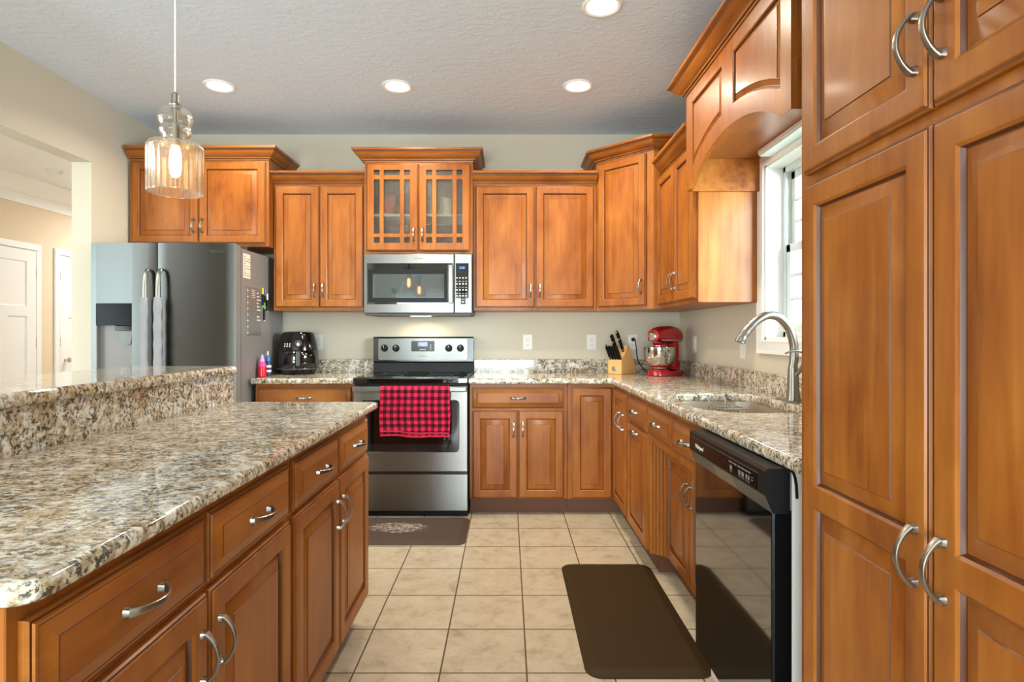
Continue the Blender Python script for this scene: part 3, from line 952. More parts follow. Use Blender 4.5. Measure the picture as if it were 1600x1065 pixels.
# ---- island
IX = -0.60
def island_cab(label, y0, y1):
    t = thing('island_cabinet', label, 'cabinet', (IX, y0, 0), PI / 2)
    w = y1 - y0
    carcass(t, w, 0.598, 0.105, 0.883)
    bm = new(); box(bm, 0, w, 0.06, 0.598, 0, 0.105); obj('toe_kick', bm, 'toe', t, smooth=False)
    c = w / 2
    for (a, b, s) in ((0.018, c - 0.006, 'r'), (c + 0.006, w - 0.018, 'l')):
        drawer(t, a, RB + 0.008, b - a, RT - RB)
        door(t, a, DB + 0.006, b - a, DT - DB + 0.004, (b - a - 0.028) if s == 'r' else 0.028, 0.475)
    return t
island_cab('island cabinet with two drawers over two doors, nearest the viewer', 0.697, 1.588)
island_cab('island cabinet with two drawers over two doors, at the range end', 1.590, 2.462)
bm = new(); box(bm, -1.34, -1.232, 0.66, 2.572, 0, 1.031); struct('wall_island', bm, 'wall')
t = thing('island_worktop', 'speckled granite island worktop with a raised granite riser behind', 'worktop', (0, 0, 0))
slab('top_slab', rounded(-1.208, -0.560, 0.684, 2.545, 0, 6, [0, 0.04, 0.03, 0]), [], 0.884, 0.914, 0.012, 'granite', t)
bm = new(); box(bm, -1.2305, -1.2085, 0.66, 2.575, 0.877, 1.031, bev=0.001, seg=1); obj('riser', bm, 'granite', t)
o = slab('bar_top', rounded(-1.655, -1.185, 0.60, 2.572, 0.02), [], 1.032, 1.068, 0.012, 'granite')
tag(o, 'raised granite breakfast bar top along the island', 'worktop')

# ---- worktops
t = thing('worktop', 'short granite worktop under the air fryer, between refrigerator and range', 'worktop')
slab('top_slab', rounded(-1.700, -1.021, 3.855, 4.478, 0, 4, [0.012, 0, 0, 0]), [], 0.876, 0.914, 0.012, 'granite', t)
bm = new(); box(bm, -1.70, -1.021, 4.478, 4.498, 0.877, 1.012, bev=0.003); obj('backsplash', bm, 'granite', t)
t = thing('worktop', 'L-shaped granite worktop with undermount sink, right of the range', 'worktop')
outline = [(-0.257, 3.855), (0.672, 3.855), (0.685, 3.842), (0.685, 1.374), (1.303, 1.374), (1.303, 4.478), (-0.257, 4.478)]
SH = (0.765, 1.185, 2.19, 2.88)
hole = [(x, y) for (x, y) in rounded(*SH, 0, 8, [0.17, 0.08, 0.08, 0.17])]
slab('top_slab', outline, [hole], 0.876, 0.914, 0.012, 'granite', t)
bm = new(); box(bm, -0.257, 1.303, 4.478, 4.498, 0.877, 1.012, bev=0.003); obj('backsplash', bm, 'granite', t)
bm = new(); box(bm, 1.303, 1.323, 1.376, 4.498, 0.877, 1.012, bev=0.003); obj('backsplash', bm, 'granite', t)

# ---- sink, caddy, faucet
bm = new()
prev = None
for (ins, z) in ((-0.012, 0.8755), (-0.012, 0.872), (0.004, 0.872), (0.006, 0.80), (0.010, 0.70), (0.03, 0.675), (0.06, 0.668)):
    q = inset_poly(hole, ins)
    lp = [bm.verts.new((p[0], p[1], z)) for p in q]
    if prev:
        n = len(lp)
        for i in range(n): bm.faces.new((prev[i], prev[(i + 1) % n], lp[(i + 1) % n], lp[i]))
    prev = lp
bm.faces.new(prev)
t = thing('sink', 'undermount stainless steel sink set into the worktop below the window', 'sink', (0, 0, 0))
obj('basin', bm, 'sink', t)
bm = new(); lathe(bm, [(0.045, 0.0), (0.043, 0.003), (0.03, 0.001), (0.001, -0.002)], 24, (0.98, 2.53, 0.6685)); obj('drain', bm, 'chrome', t)
t = thing('sink_caddy', 'steel wire caddy hooked on the far side of the sink', 'caddy', (1.03, 2.74, 0))
bm = new()
z0, z1 = 0.79, 0.862
for z in (z0, z1):
    P_ = [(-0.07, -0.05, z), (0.07, -0.05, z), (0.07, 0.05, z), (-0.07, 0.05, z), (-0.07, -0.05, z)]
    sweep(bm, P_, 0.0028, 8)
for i in range(9):
    x = -0.07 + 0.14 * i / 8
    for y in (-0.05, 0.05): sweep(bm, [(x, y, z0), (x, y, z1)], 0.0018, 6)
    sweep(bm, [(x, -0.05, z0), (x, 0.05, z0)], 0.0018, 6)
obj('wire_basket', bm, 'chrome', t)
bm = new()
for x in (-0.04, 0.04):
    bm = new(); sweep(bm, smooth_path([(x, 0.05, z1), (x, 0.11, z1 + 0.004), (x, 0.128, z1 + 0.02), (x, 0.128, 0.905)], 4), 0.0025, 8)
    obj('hook', bm, 'chrome', t)

def faucet():
    bx, by = 1.245, 2.545
    t = thing('faucet', 'arched stainless pull-down faucet behind the sink', 'faucet', (bx, by, 0.9145))
    bm = new(); prism(bm, rounded(-0.03, 0.03, -0.125, 0.125, 0.029, 8), 'z', 0, 0.006); obj('deck_plate', bm, 'nickel', t)
    bm = new(); lathe(bm, [(0.030, 0.006), (0.029, 0.012), (0.026, 0.04), (0.0235, 0.09), (0.0215, 0.14), (0.0195, 0.16)], 24, cap=True); obj('body', bm, 'nickel', t)
    bm = new()
    pts = [(0, 0, 0.15), (0.005, 0, 0.20), (0.001, 0, 0.26), (-0.022, 0, 0.325), (-0.065, 0, 0.368), (-0.115, 0, 0.374), (-0.16, 0, 0.350), (-0.185, 0, 0.325)]
    sweep(bm, smooth_path(pts, 6), 0.0185, 16, up=(0, 1, 0)); obj('spout', bm, 'nickel', t)
    bm = new()
    sweep(bm, smooth_path([(-0.186, 0, 0.324), (-0.205, 0, 0.303), (-0.223, 0, 0.276), (-0.232, 0, 0.257)], 4),
          [0.0192] + [0.0196] * 3 + [0.0205] * 4 + [0.0225] * 4 + [0.023], 18, up=(0, 1, 0)); h = obj('spray_head', bm, 'nickel', t)
    bm = new(); box(bm, -0.243, -0.226, -0.006, 0.006, 0.292, 0.312, bev=0.004); 
    bm.free()
    bm = new()
    pts = [(0.004, -0.018, 0.115), (0.018, -0.042, 0.150), (0.022, -0.06, 0.190), (0.002, -0.075, 0.218), (-0.04, -0.085, 0.222), (-0.075, -0.088, 0.212)]
    sweep(bm, smooth_path(pts, 5), [(0.0085, 0.0085)] * 8 + [(0.007, 0.006)] * 10 + [(0.0065, 0.0045)] * 8, 12); obj('lever', bm, 'nickel', t)
faucet()

# ---- outlets and switches
def outlet(label, loc, rotz, switch=False, group=None):
    t = thing('light_switch' if switch else 'wall_outlet', label, 'switch' if switch else 'outlet', loc, rotz)
    bm = new(); box(bm, -0.036, 0.036, -0.005, -0.0003, -0.058, 0.058, bev=0.0022); obj('cover_plate', bm, 'plate', t)
    if switch:
        bm = new(); box(bm, -0.017, 0.017, -0.009, -0.005, -0.034, 0.034, bev=0.002); obj('rocker', bm, 'plate', t)
    else:
        for s in (-1, 1):
            bm = new(); c = 0.0195 * s
            prism(bm, [(x, z + c) for x, z in rounded(-0.017, 0.017, -0.0145, 0.0145, 0.012)], 'y', -0.0065, -0.005)
            for x in (-0.0075, 0.0055): box(bm, x, x + 0.002, -0.0072, -0.0064, c - 0.004, c + 0.006, 1)
            box(bm, -0.002, 0.002, -0.0072, -0.0064, c - 0.011, c - 0.007, 1)
            obj('receptacle', bm, ['plate', 'slot'], t, smooth=False)
    return t
ZO = 1.145
outlet('white wall outlet just right of the black air fryer', (-1.462, WY1, ZO), 0)
outlet('white wall outlet on the bare wall right of the range', (0.155, WY1, ZO), 0)
outlet('white wall outlet left of the knife block', (0.648, WY1, ZO), 0)
outlet('white wall outlet behind the mixer cord, with a black plug', (0.966, WY1, ZO), 0)
outlet('white rocker switch on the window wall near the red mixer', (WX1, 4.13, 1.135), -PI / 2, True)
outlet('white rocker switch on the window wall behind the faucet spout', (WX1, 3.28, 1.125), -PI / 2, True)

# ---- range
def range_():
    x0 = -1.0165; W = 0.756; yf = 3.845
    t = thing('range', 'stainless electric range with black glass cooktop under the microwave', 'range', (x0, yf, 0))
    D = WY1 - 0.004 - yf
    bm = new(); box(bm, 0, W, 0.03, D, 0.0, 0.895, bev=0.002, seg=1); obj('body', bm, 'black_mat', t)
    bm = new(); box(bm, -0.0, W, -0.018, D - 0.06, 0.882, 0.921, bev=0.006); box(bm, 0.012, W - 0.012, 0.03, D - 0.09, 0.9205, 0.9235, bev=0.001, seg=1)
    c = obj('cooktop', bm, 'black_glass', t)
    for (x, y, r) in ((0.2, 0.15, 0.105), (0.56, 0.15, 0.085), (0.2, 0.41, 0.085), (0.56, 0.41, 0.105)):
        bm = new(); lathe(bm, [(r, 0), (r, 0.0006), (r - 0.003, 0.0006), (r - 0.003, 0)], 40, (x, y, 0.9236)); obj('burner_ring', bm, 'grey_dark', c)
    # oven door
    bm = new()
    panel_front(bm, W - 0.004, 0.565, [rounded(0.045 + 0.0, W - 0.075 + 0.02, 0.125, 0.475, 0.03)], [(0, 0.03), (0, -0.004), (0.004, -0.008)], [(0.003, -0.008), (0.006, -0.005)], closed=False)
    d = obj('oven_door', bm, 'steel', t, (0.002, 0, 0.302))
    bm = new(); prism(bm, rounded(0.046, W - 0.056, 0.126, 0.474, 0.03), 'y', -0.0055, 0.002); obj('oven_window', bm, 'oven_glass', d)
    bm = new(); prism(bm, rounded(0.10, W - 0.11, 0.18, 0.44, 0.01), 'y', -0.0062, -0.0050); obj('inner_window', bm, 'black_glass', d)
    bm = new()
    box(bm, 0.004, W - 0.008, -0.052, -0.036, 0.528, 0.562, bev=0.007, seg=3)
    for x in (0.02, W - 0.06): box(bm, x, x + 0.035, -0.040, -0.004, 0.533, 0.557, bev=0.003)
    obj('door_handle', bm, 'steel', d)
    bm = new(); box(bm, 0.004, W - 0.004, -0.002, 0.03, 0.285, 0.301); obj('vent_gap', bm, 'black', t, smooth=False)
    bm = new(); box(bm, 0.002, W - 0.002, -0.008, 0.03, 0.045, 0.284, bev=0.004); obj('storage_drawer', bm, 'steel', t)
    # backguard: glossy black slope, then a control panel
    bm = new()
    prism(bm, [(D - 0.075, 0.922), (D - 0.060, 0.990), (D - 0.075, 1.0), (D - 0.070, 1.176), (D - 0.055, 1.186), (D, 1.186), (D, 0.922)], 'x', 0, W)
    g = obj('backguard', bm, 'black', t, angle=30)
    sl = math.atan2(0.005, 0.176)
    def onp(z): return D - 0.075 + 0.005 * (z - 1.0) / 0.176
    bm = new(); prism(bm, [(x, z) for x, z in rounded(0.038, W - 0.044, 1.012, 1.172, 0.012)], 'y', D - 0.0775, D - 0.060); cp = obj('control_panel', bm, 'steel', g)
    yp = D - 0.0775
    for x in (0.085, 0.172, 0.572, 0.660):
        bm = new(); lathe(bm, [(0.027, 0), (0.027, 0.004), (0.022, 0.006), (0.020, 0.024), (0.017, 0.027), (0.001, 0.027)], 28)
        box(bm, -0.0045, 0.0045, -0.021, 0.021, 0.02, 0.034, bev=0.002)
        box(bm, -0.002, 0.002, 0.006, 0.019, 0.034, 0.0346, 1)
        obj('knob', bm, ['black_mat', 'mark'], t, (x, yp, 1.100), (PI / 2, 0.0, 0))
    bm = new(); prism(bm, rounded(0.288, 0.464, 1.076, 1.155, 0.008), 'y', yp - 0.003, yp); obj('display_panel', bm, 'console_black', t)
    bm = new(); prism(bm, rounded(0.338, 0.412, 1.113, 1.147, 0.002), 'y', yp - 0.0038, yp - 0.003); obj('clock_display', bm, 'disp', t)
    text('clock_digits', '2:21', 0.027, 'glow', t, (0.377, yp - 0.0042, 1.130), (PI / 2, 0, 0), 0.0002)
    for i in range(3): 
        for (bx_, w_) in ((0.30, 0.012), (0.43, 0.016)):
            pass
    bm = new()
    for i in range(4): box(bm, 0.352 + 0.012 * i, 0.361 + 0.012 * i, yp - 0.0036, yp - 0.003, 1.088, 1.093)
    for z in (1.09, 1.105, 1.12): box(bm, 0.432, 0.438, yp - 0.0036, yp - 0.003, z, z + 0.006)
    obj('button_marks', bm, 'mark', t, smooth=False)
    text('maker_lettering', 'Whirlpool', 0.015, 'grey_dark', t, (0.376, yp - 0.0006, 1.040), (PI / 2, 0, 0), 0.0004)
range_()
def towel():
    x0, x1 = -0.826, -0.375
    yb = 3.845 - 0.052
    zt = 0.302 + 0.562 + 0.004
    bm = new(); uv = bm.loops.layers.uv.new('uv')
    def sheet(z_bot, front, off):
        nx, nz = 44, 30
        prof = []
        grid = []
        rows = []
        yc = yb + 0.008                      # bar centre
        r = 0.0125
        for j in range(nz + 1):
            rows.append(j)
        Lf = zt - z_bot[0]
        for i in range(nx + 1):
            u = i / nx
            col = []
            for j in range(nz + 1):
                s = j / nz
                x = x0 + (x1 - x0) * u
                wob = 0.006 * s * math.sin(u * 16 + 0.8) + 0.004 * s * math.sin(u * 31 + 2)
                zb = z_bot[0] + (z_bot[1] - z_bot[0]) * u + 0.004 * math.sin(u * 9)
                z = zt - (zt - zb) * s
                if front:
                    y = yc - r - 0.004 - off - 0.006 * s - wob
                    if s < 0.02: y = yc
                    elif s < 0.05: y = yc - r * 0.7
                else:
                    y = yc + r + 0.002 + 0.004 * s * math.sin(u * 12)
                    if s < 0.02: y = yc
                xx = x + 0.004 * s * math.sin(s * 7 + u * 3) - (0.012 * s * (1 - u) if front and False else 0)
                v = bm.verts.new((xx, y, z)); col.append((v, x - x0, (zt - z) + (0 if front else 0.4)))
            grid.append(col)
        for i in range(nx):
            for j in range(nz):
                q = [grid[i][j], grid[i + 1][j], grid[i + 1][j + 1], grid[i][j + 1]]
                f = bm.faces.new([a[0] for a in q])
                for lp, a in zip(f.loops, q): lp[uv].uv = (a[1], a[2])
                if j == nz - 1: f.material_index = 1
    sheet((0.572, 0.556), True, 0.004)
    sheet((0.60, 0.60), False, 0)
    sheet((0.545, 0.535), True, -0.002)
    me = bpy.data.meshes.new('dish_towel')
    bm.normal_update(); bm.to_mesh(me); bm.free()
    me.materials.append(M['check']); me.materials.append(M['hem'])
    for p in me.polygons: p.use_smooth = True
    o = bpy.data.objects.new('dish_towel', me); link(o)
    sm = o.modifiers.new('thick', 'SOLIDIFY'); sm.thickness = 0.002
    tag(o, 'red and black buffalo-check dish towel hanging on the oven handle', 'towel')
towel()

# ---- microwave
def microwave():
    x0, x1, yf, z0, z1 = -1.011, -0.249, 4.115, 1.338, 1.7715
    t = thing('microwave', 'stainless over-the-range microwave below the glass-door cabinet', 'microwave', (x0, yf, z0))
    W, H, D = x1 - x0, z1 - z0 - 0.001, WY1 - yf - 0.003
    bm = new(); box(bm, 0, W, 0.012, D, 0.010, H, bev=0.002, seg=1); obj('housing', bm, 'grey_dark', t)
    xd = 0.635
    bm = new(); panel_front(bm, xd, H - 0.016, [(0.022, xd - 0.008, 0.062, H - 0.016 - 0.066)], [(0, 0.014), (0, -0.010), (0.004, -0.014)], [(0.001, -0.011)], closed=False)
    d = obj('door', bm, 'steel', t, (0, 0, 0.016))
    bm = new(); box(bm, 0.021, xd - 0.007, -0.0115, -0.004, 0.062, H - 0.082); g = obj('door_glass', bm, 'black_glass', d, smooth=False)
    bm = new(); rings(bm, rect(0.030, xd - 0.035, 0.075, H - 0.125), [(0, -0.0118), (0.034, -0.0121)], close=False); 
    obj('window_border', bm, 'black_mat', d, smooth=False)
    bm = new(); prism(bm, rect(0.064, xd - 0.070, 0.108, H - 0.158), 'y', -0.0124, -0.0116); obj('window', bm, 'mw_glass', d, smooth=False)
    bm = new()
    sweep(bm, [(xd - 0.022, -0.046, 0.072), (xd - 0.022, -0.050, 0.12), (xd - 0.022, -0.050, 0.285), (xd - 0.022, -0.046, 0.335)], [(0.018, 0.006)] * 4, 12, up=(0, 1, 0), flat=0.5)
    for z in (0.09, 0.31): box(bm, xd - 0.034, xd - 0.010, -0.047, -0.012, z, z + 0.02, bev=0.003)
    obj('handle', bm, 'steel', d)
    bm = new(); panel_front(bm, W - xd - 0.004, H - 0.016, [(0.008, W - xd - 0.028, 0.062, H - 0.016 - 0.066)], [(0, 0.014), (0, -0.010), (0.004, -0.014)], [(0.001, -0.011)], closed=False)
    cp = obj('control_panel', bm, 'steel', t, (xd + 0.004, 0, 0.016))
    bm = new(); box(bm, 0.007, W - xd - 0.027, -0.0115, -0.004, 0.061, H - 0.081); obj('keypad', bm, 'black_glass', cp, smooth=False)
    bm = new(); pw = W - xd - 0.03
    for r in range(9):
        for c in range(4):
            if r < 2 and c == 0: continue
            z = 0.075 + r * 0.021; x = 0.010 + c * (pw - 0.01) / 4
            box(bm, x, x + 0.011, -0.0121, -0.0114, z, z + (0.003 if r % 2 else 0.009))
    obj('key_marks', bm, 'mark', cp, smooth=False)
    bm = new(); box(bm, 0.026, pw - 0.015, -0.0120, -0.0114, H - 0.128, H - 0.100); obj('clock_display', bm, 'disp', cp, smooth=False)
    text('clock_digits', '2:20', 0.022, 'glow', cp, (0.052, -0.0124, H - 0.114), (PI / 2, 0, 0), 0.0002)
    text('maker_lettering', 'Whirlpool', 0.016, 'grey_dark', t, (0.385, -0.0145, H - 0.032), (PI / 2, 0, 0), 0.0003)
    bm = new(); box(bm, 0.01, W - 0.01, -0.006, D, -0.0, 0.012, bev=0.003); u = obj('base_vent', bm, 'grey_dark', t)
    bm = new(); box(bm, 0.31, 0.45, 0.10, 0.16, -0.003, 0.002); obj('cooktop_lamp', bm, 'bulb_hood', t, smooth=False)
    l = area('cooktop_lamp_light', (0.38, 0.22, -0.012), (math.radians(-8), 0, 0), 0.14, 0.06, 1.6, (1.0, 0.84, 0.62)); l.parent = t
microwave()

# ---- refrigerator
def fridge():
    X0, X1, YF, YB = -2.640, -1.722, 3.680, 4.44
    t = thing('refrigerator', 'stainless side-by-side refrigerator with water dispenser left of the range', 'refrigerator', (X0, YF, 0))
    W = X1 - X0
    yd = 0.085
    bm = new(); box(bm, 0.004, W, yd + 0.012, YB - YF, 0.02, 1.762, bev=0.004); obj('cabinet_body', bm, 'fridge_side', t)
    bm = new(); box(bm, 0.02, W - 0.02, yd - 0.02, yd + 0.02, 0.04, 1.755); obj('gasket', bm, 'black_mat', t, smooth=False)
    bm = new(); box(bm, 0.01, W - 0.01, 0.07, yd + 0.04, 0.0, 0.075, bev=0.003); obj('base_grille', bm, 'black_mat', t)
    xs = 0.428
    def curved(x0, x1, z0, z1, hole=None):
        def yfront(x):
            u = (x - W / 2) / (W / 2)
            return 0.016 * u * u
        bm = new(); n = 14
        zs = [z0, z1]
        pts = [(x0 + (x1 - x0) * i / n) for i in range(n + 1)]
        if hole: pts = sorted(set([p for p in pts if not hole[0] - 0.004 < p < hole[1] + 0.004] + [hole[0], hole[1]]))
        zz = [z0, z1] if not hole else [z0, hole[2], hole[3], z1]
        g = {}
        for i, x in enumerate(pts):
            e = min(x - x0, x1 - x)
            edge = 0.0035 if e < 1e-6 else 0.0
            for j, z in enumerate(zz): g[i, j] = bm.verts.new((x, yfront(x) + edge, z))
        for i in range(len(pts) - 1):
            for j in range(len(zz) - 1):
                if hole and pts[i] >= hole[0] - 1e-6 and pts[i + 1] <= hole[1] + 1e-6 and j == 1: continue
                bm.faces.new((g[i, j], g[i + 1, j], g[i + 1, j + 1], g[i, j + 1]))
        J = len(zz) - 1; I = len(pts) - 1
        bb = {(i, j): bm.verts.new((x0 if i == 0 else x1, yd, zz[j])) for i in (0, I) for j in range(J + 1)}
        for i in (0, I):
            for j in range(J): bm.faces.new((g[i, j], g[i, j + 1], bb[i, j + 1], bb[i, j]))
        for j in (0, J): bm.faces.new([g[i, j] for i in range(I + 1)] + [bb[I, j], bb[0, j]])
        bm.faces.new([bb[0, 0], bb[I, 0], bb[I, J], bb[0, J]] if J == 1 else [bb[0, j] for j in range(J + 1)] + [bb[I, j] for j in range(J, -1, -1)])
        return bm, yfront
    DH = (0.040, 0.270, 0.92, 1.402)
    bm, yfr = curved(0.0, xs, 0.08, 1.783, DH)
    d1 = obj('freezer_door', bm, 'steel_v', t, angle=40)
    bm, _ = curved(xs + 0.006, W, 0.08, 1.783)
    d2 = obj('fridge_door', bm, 'steel_v', t, angle=40)
    bm = new(); box(bm, W - 0.0005, W + 0.0008, 0.018, yd, 0.085, 1.778); obj('door_edge', bm, 'fridge_side', d2, smooth=False)
    # dispenser: recess, glossy control panel, spout and paddle
    a, b, c, e = DH
    bm = new(); yb = 0.048
    box(bm, a, a + 0.003, 0.010, yb, c, e); box(bm, b - 0.003, b, 0.008, yb, c, e); box(bm, a, b, yb - 0.003, yb, c, e); box(bm, a, b, 0.006, yb, c, c + 0.012); 
    ds = obj('dispenser_recess', bm, 'fridge_side', d1, smooth=False)
    bm = new(); box(bm, a + 0.001, b - 0.001, 0.003, 0.045, 1.262, e - 0.001, bev=0.002); obj('dispenser_panel', bm, 'console_black', d1)
    bm = new(); box(bm, a + 0.115, b - 0.006, 0.012, 0.06, 1.228, 1.262, bev=0.004); obj('dispenser_spout', bm, 'black', d1)
    bm = new()
    prism(bm, [(a + 0.135, 1.228), (b - 0.012, 1.228), (b - 0.024, 1.150), (b - 0.036, 1.140), (a + 0.158, 1.140), (a + 0.145, 1.150)], 'y', 0.030, 0.036); obj('dispenser_paddle', bm, 'steel_v', d1)
    # handles: bowed flat bars
    for (x, dd) in ((xs - 0.040, d1), (xs + 0.042, d2)):
        bm = new()
        ys = [0.004, -0.034, -0.052, -0.058, -0.060, -0.058, -0.052, -0.034, 0.004]
        zs = [1.612, 1.606, 1.56, 1.45, 1.16, 0.87, 0.76, 0.714, 0.708]
        sl = [0.0] * 9
        sweep(bm, smooth_path([(x, y, z) for y, z in zip(ys, zs)], 5), (0.014, 0.007), 12, up=(0, 1, 0), flat=0.6)
        obj('handle', bm, 'nickel', dd)
    for (x, z) in ((0.06, 1.762), (W - 0.06, 1.762)):
        bm = new(); box(bm, x - 0.045, x + 0.055 if x > 0.5 else x + 0.045, 0.05, 0.20, z, z + 0.026, bev=0.006); obj('hinge_cover', bm, 'grey_dark', t)
    text('maker_lettering', 'SAMSUNG', 0.024, 'grey_dark', t, (0.800, yfr(0.8) - 0.001, 1.728), (PI / 2, 0, 0), 0.0008)
    for (x, nm) in ((xs - 0.040, 'left'), (xs + 0.042, 'right')):
        bm = new()
        pts = [(x, -0.060 + 0.006 * math.sin(k * 1.7), 1.435 - 0.115 * k * 0.52) for k in range(10)]
        pts = [(x, -0.0575 if k in (0, 9) else -0.0605, p[2]) for k, p in enumerate(pts)]
        pts = smooth_path(pts, 3)
        sz = [(0.024 + 0.002 * math.sin(i * 1.1 + x * 9), 0.016 + 0.0015 * math.sin(i * 0.8)) for i in range(len(pts))]
        sweep(bm, pts, sz, 14, up=(0, 1, 0), flat=0.75)
        o = obj('handle_cover', bm, 'grey_cloth', None, (X0, YF, 0))
        tag(o, f'grey fabric cover wrapped on the {nm} refrigerator handle', 'handle cover')
fridge()
SX = -1.7215                                            # refrigerator side plane
def sideplate(name, y0, y1, z0, z1, t, mats):
    bm = new(); box(bm, SX, SX + t, y0, y1, z0, z1); return obj(name, bm, mats, None, smooth=False)
o = sideplate('paper_note', 3.800, 3.905, 1.575, 1.735, 0.0012, 'paper')
tag(o, 'cream paper list stuck on the upper refrigerator side', 'note')
bm = new()
for i in range(9):
    z = 1.718 - i * 0.0155
    for k in range(2 if i % 3 else 1): box(bm, SX + 0.0011, SX + 0.0015, 3.812 + 0.045 * k, 3.812 + 0.045 * k + 0.02 + 0.016 * ((i * 7 + k * 3) % 3), z - 0.004, z)
obj('written_lines', bm, 'ink', o, smooth=False)
o = sideplate('planner_board', 3.845, 4.075, 1.195, 1.520, 0.003, 'acrylic')
tag(o, 'clear planner board with white handwriting on the refrigerator side', 'board')
bm = new()
for i in range(8):
    z = 1.50 - i * 0.040
    box(bm, SX + 0.003, SX + 0.0035, 3.855, 3.872, z - 0.008, z)
box(bm, SX + 0.003, SX + 0.0034, 3.852, 3.8535, 1.20, 1.512)
for i in range(5):
    z = 1.505 - i * 0.012
    box(bm, SX + 0.003, SX + 0.0035, 3.92, 3.975, z - 0.003, z)
for i in range(9):
    z = 1.49 - i * 0.023
    if i == 6: continue
    box(bm, SX + 0.003, SX + 0.0035, 4.00, 4.026 + 0.018 * (i % 3), z - 0.007, z)
obj('handwriting', bm, 'mark', o, smooth=False)
def pen(label, y, z, cap, capname, h=0.115, flip=False):
    t = thing('marker_pen', label, 'pen', (SX + 0.0075, y, z), 0, 'markers on the refrigerator side')
    bm = new(); lathe(bm, [(0.0066, 0), (0.0068, 0.002), (0.0068, h * 0.62), (0.006, h * 0.64)], 12, cap=True); b_ = obj('barrel', bm, 'black_mat', t)
    bm = new(); lathe(bm, [(0.0062, h * 0.64), (0.0072, h * 0.645), (0.007, h - 0.003), (0.0045, h)], 12, cap=True); obj('cap', bm, cap, t)
    bm = new(); lathe(bm, [(0.004, -0.006), (0.0062, -0.003), (0.0062, 0)], 12, cap=True); obj('end_plug', bm, 'mark', t)
pen('marker pen with yellow cap on the refrigerator side', 4.088, 1.405, 'yellow', 'yellow', 0.125)
pen('marker pen with blue cap on the refrigerator side', 4.128, 1.398, 'blue', 'blue', 0.125)
pen('marker pen with white cap on the refrigerator side, nearest the wall', 4.163, 1.370, 'mark', 'white', 0.125)
pen('marker pen with green cap on the refrigerator side, lowest of the group', 4.112, 1.305, 'green', 'green', 0.125)

# ---- counter-top items, left
def air_fryer():
    t = thing('air_fryer', 'glossy black air fryer on the worktop beside the refrigerator', 'air fryer', (-1.552, 4.322, 0.9145), math.radians(-20) * -1)
    bm = new()
    prof = [(0.118, 0.0), (0.126, 0.006), (0.134, 0.035), (0.146, 0.045), (0.1475, 0.09), (0.144, 0.16), (0.134, 0.225), (0.118, 0.285), (0.108, 0.302), (0.09, 0.310), (0.001, 0.312)]
    lathe(bm, prof, 48); obj('body', bm, 'black', t)
    fwd = -PI / 2
    bm = new(); lathe(bm, [(0.1478, 0.036), (0.1492, 0.038), (0.1492, 0.043), (0.1478, 0.045)], 48); obj('trim_band', bm, 'grey_dark', t)
    # basket front: raised lower shell towards the viewer
    bm = new(); n = 18; rows = [(0.050, 0.1500), (0.09, 0.1508), (0.13, 0.1492), (0.175, 0.1450)]
    g = {}
    for i in range(n + 1):
        a = -PI / 2 + math.radians(-62 + 124 * i / n)
        for j, (z, r) in enumerate(rows): g[i, j] = bm.verts.new((r * math.cos(a), r * math.sin(a), z))
    for i in range(n):
        for j in range(3): bm.faces.new((g[i, j], g[i + 1, j], g[i + 1, j + 1], g[i, j + 1]))
    o = obj('basket', bm, 'black_glass', t); s = o.modifiers.new('s', 'SOLIDIFY'); s.thickness = 0.003
    bm = new(); box(bm, -0.021, 0.021, -0.182, -0.140, 0.055, 0.178, bev=0.009, seg=3); obj('handle', bm, 'black', t)
    bm = new(); box(bm, -0.012, 0.012, -0.1828, -0.180, 0.066, 0.168); obj('handle_inlay', bm, 'grey_dark', t)
    bm = new(); lathe(bm, [(0.026, 0), (0.026, 0.010), (0.021, 0.013), (0.019, 0.016)], 28, cap=True); obj('timer_dial', bm, 'grey_dark', t, (0.0, -0.128, 0.222), (PI / 2 + 0.22, 0, 0))
    bm = new(); lathe(bm, [(0.011, 0.016), (0.011, 0.024), (0.009, 0.026)], 20, cap=True); obj('dial_button', bm, 'mark', t, (0.0, -0.128, 0.222), (PI / 2 + 0.22, 0, 0))
    bm = new()
    for r in range(2):
        for c in range(3):
            a = -PI / 2 - math.radians(40 - 8 * c); z = 0.205 + 0.016 * r; rr = 0.1395 - 0.003 * r
            v = Vector((math.cos(a), math.sin(a), 0)); s_ = Vector((-v.y, v.x, 0))
            p = v * rr + Vector((0, 0, z))
            q = [p + s_ * dx + Vector((0, 0, dz)) - v * dz * 0.18 for dx, dz in ((-0.004, -0.005), (0.004, -0.005), (0.004, 0.005), (-0.004, 0.005))]
            bm.faces.new([bm.verts.new(x) for x in q])
    o = obj('food_icons', bm, 'mark', t, smooth=False); s = o.modifiers.new('s', 'SOLIDIFY'); s.thickness = 0.001; s.offset = 0
    bm = new(); box(bm, -0.014, 0.014, -0.1215, -0.112, 0.262, 0.267); obj('maker_mark', bm, 'mark', t, smooth=False)
air_fryer()
t = thing('squeeze_bottle', 'pink and red squeeze bottle with lilac nozzle on the worktop end', 'bottle', (-1.681, 4.00, 0.9145))
bm = new(); lathe(bm, [(0.024, 0), (0.0275, 0.004), (0.0275, 0.060), (0.024, 0.070)], 24, cap=True); obj('body', bm, 'redliq', t)
bm = new(); lathe(bm, [(0.0245, 0.0705), (0.0245, 0.090), (0.019, 0.105)], 24, cap=True); obj('collar', bm, 'pink', t)
bm = new(); lathe(bm, [(0.0185, 0.1052), (0.012, 0.125), (0.006, 0.150), (0.004, 0.155)], 20, cap=True); obj('nozzle', bm, 'lilac', t)
t = thing('squeeze_bottle', 'small striped bottle with blue and white tip behind the pink bottle', 'bottle', (-1.672, 4.072, 0.9145))
bm = new(); lathe(bm, [(0.020, 0), (0.023, 0.003), (0.023, 0.012)], 24, cap=False)
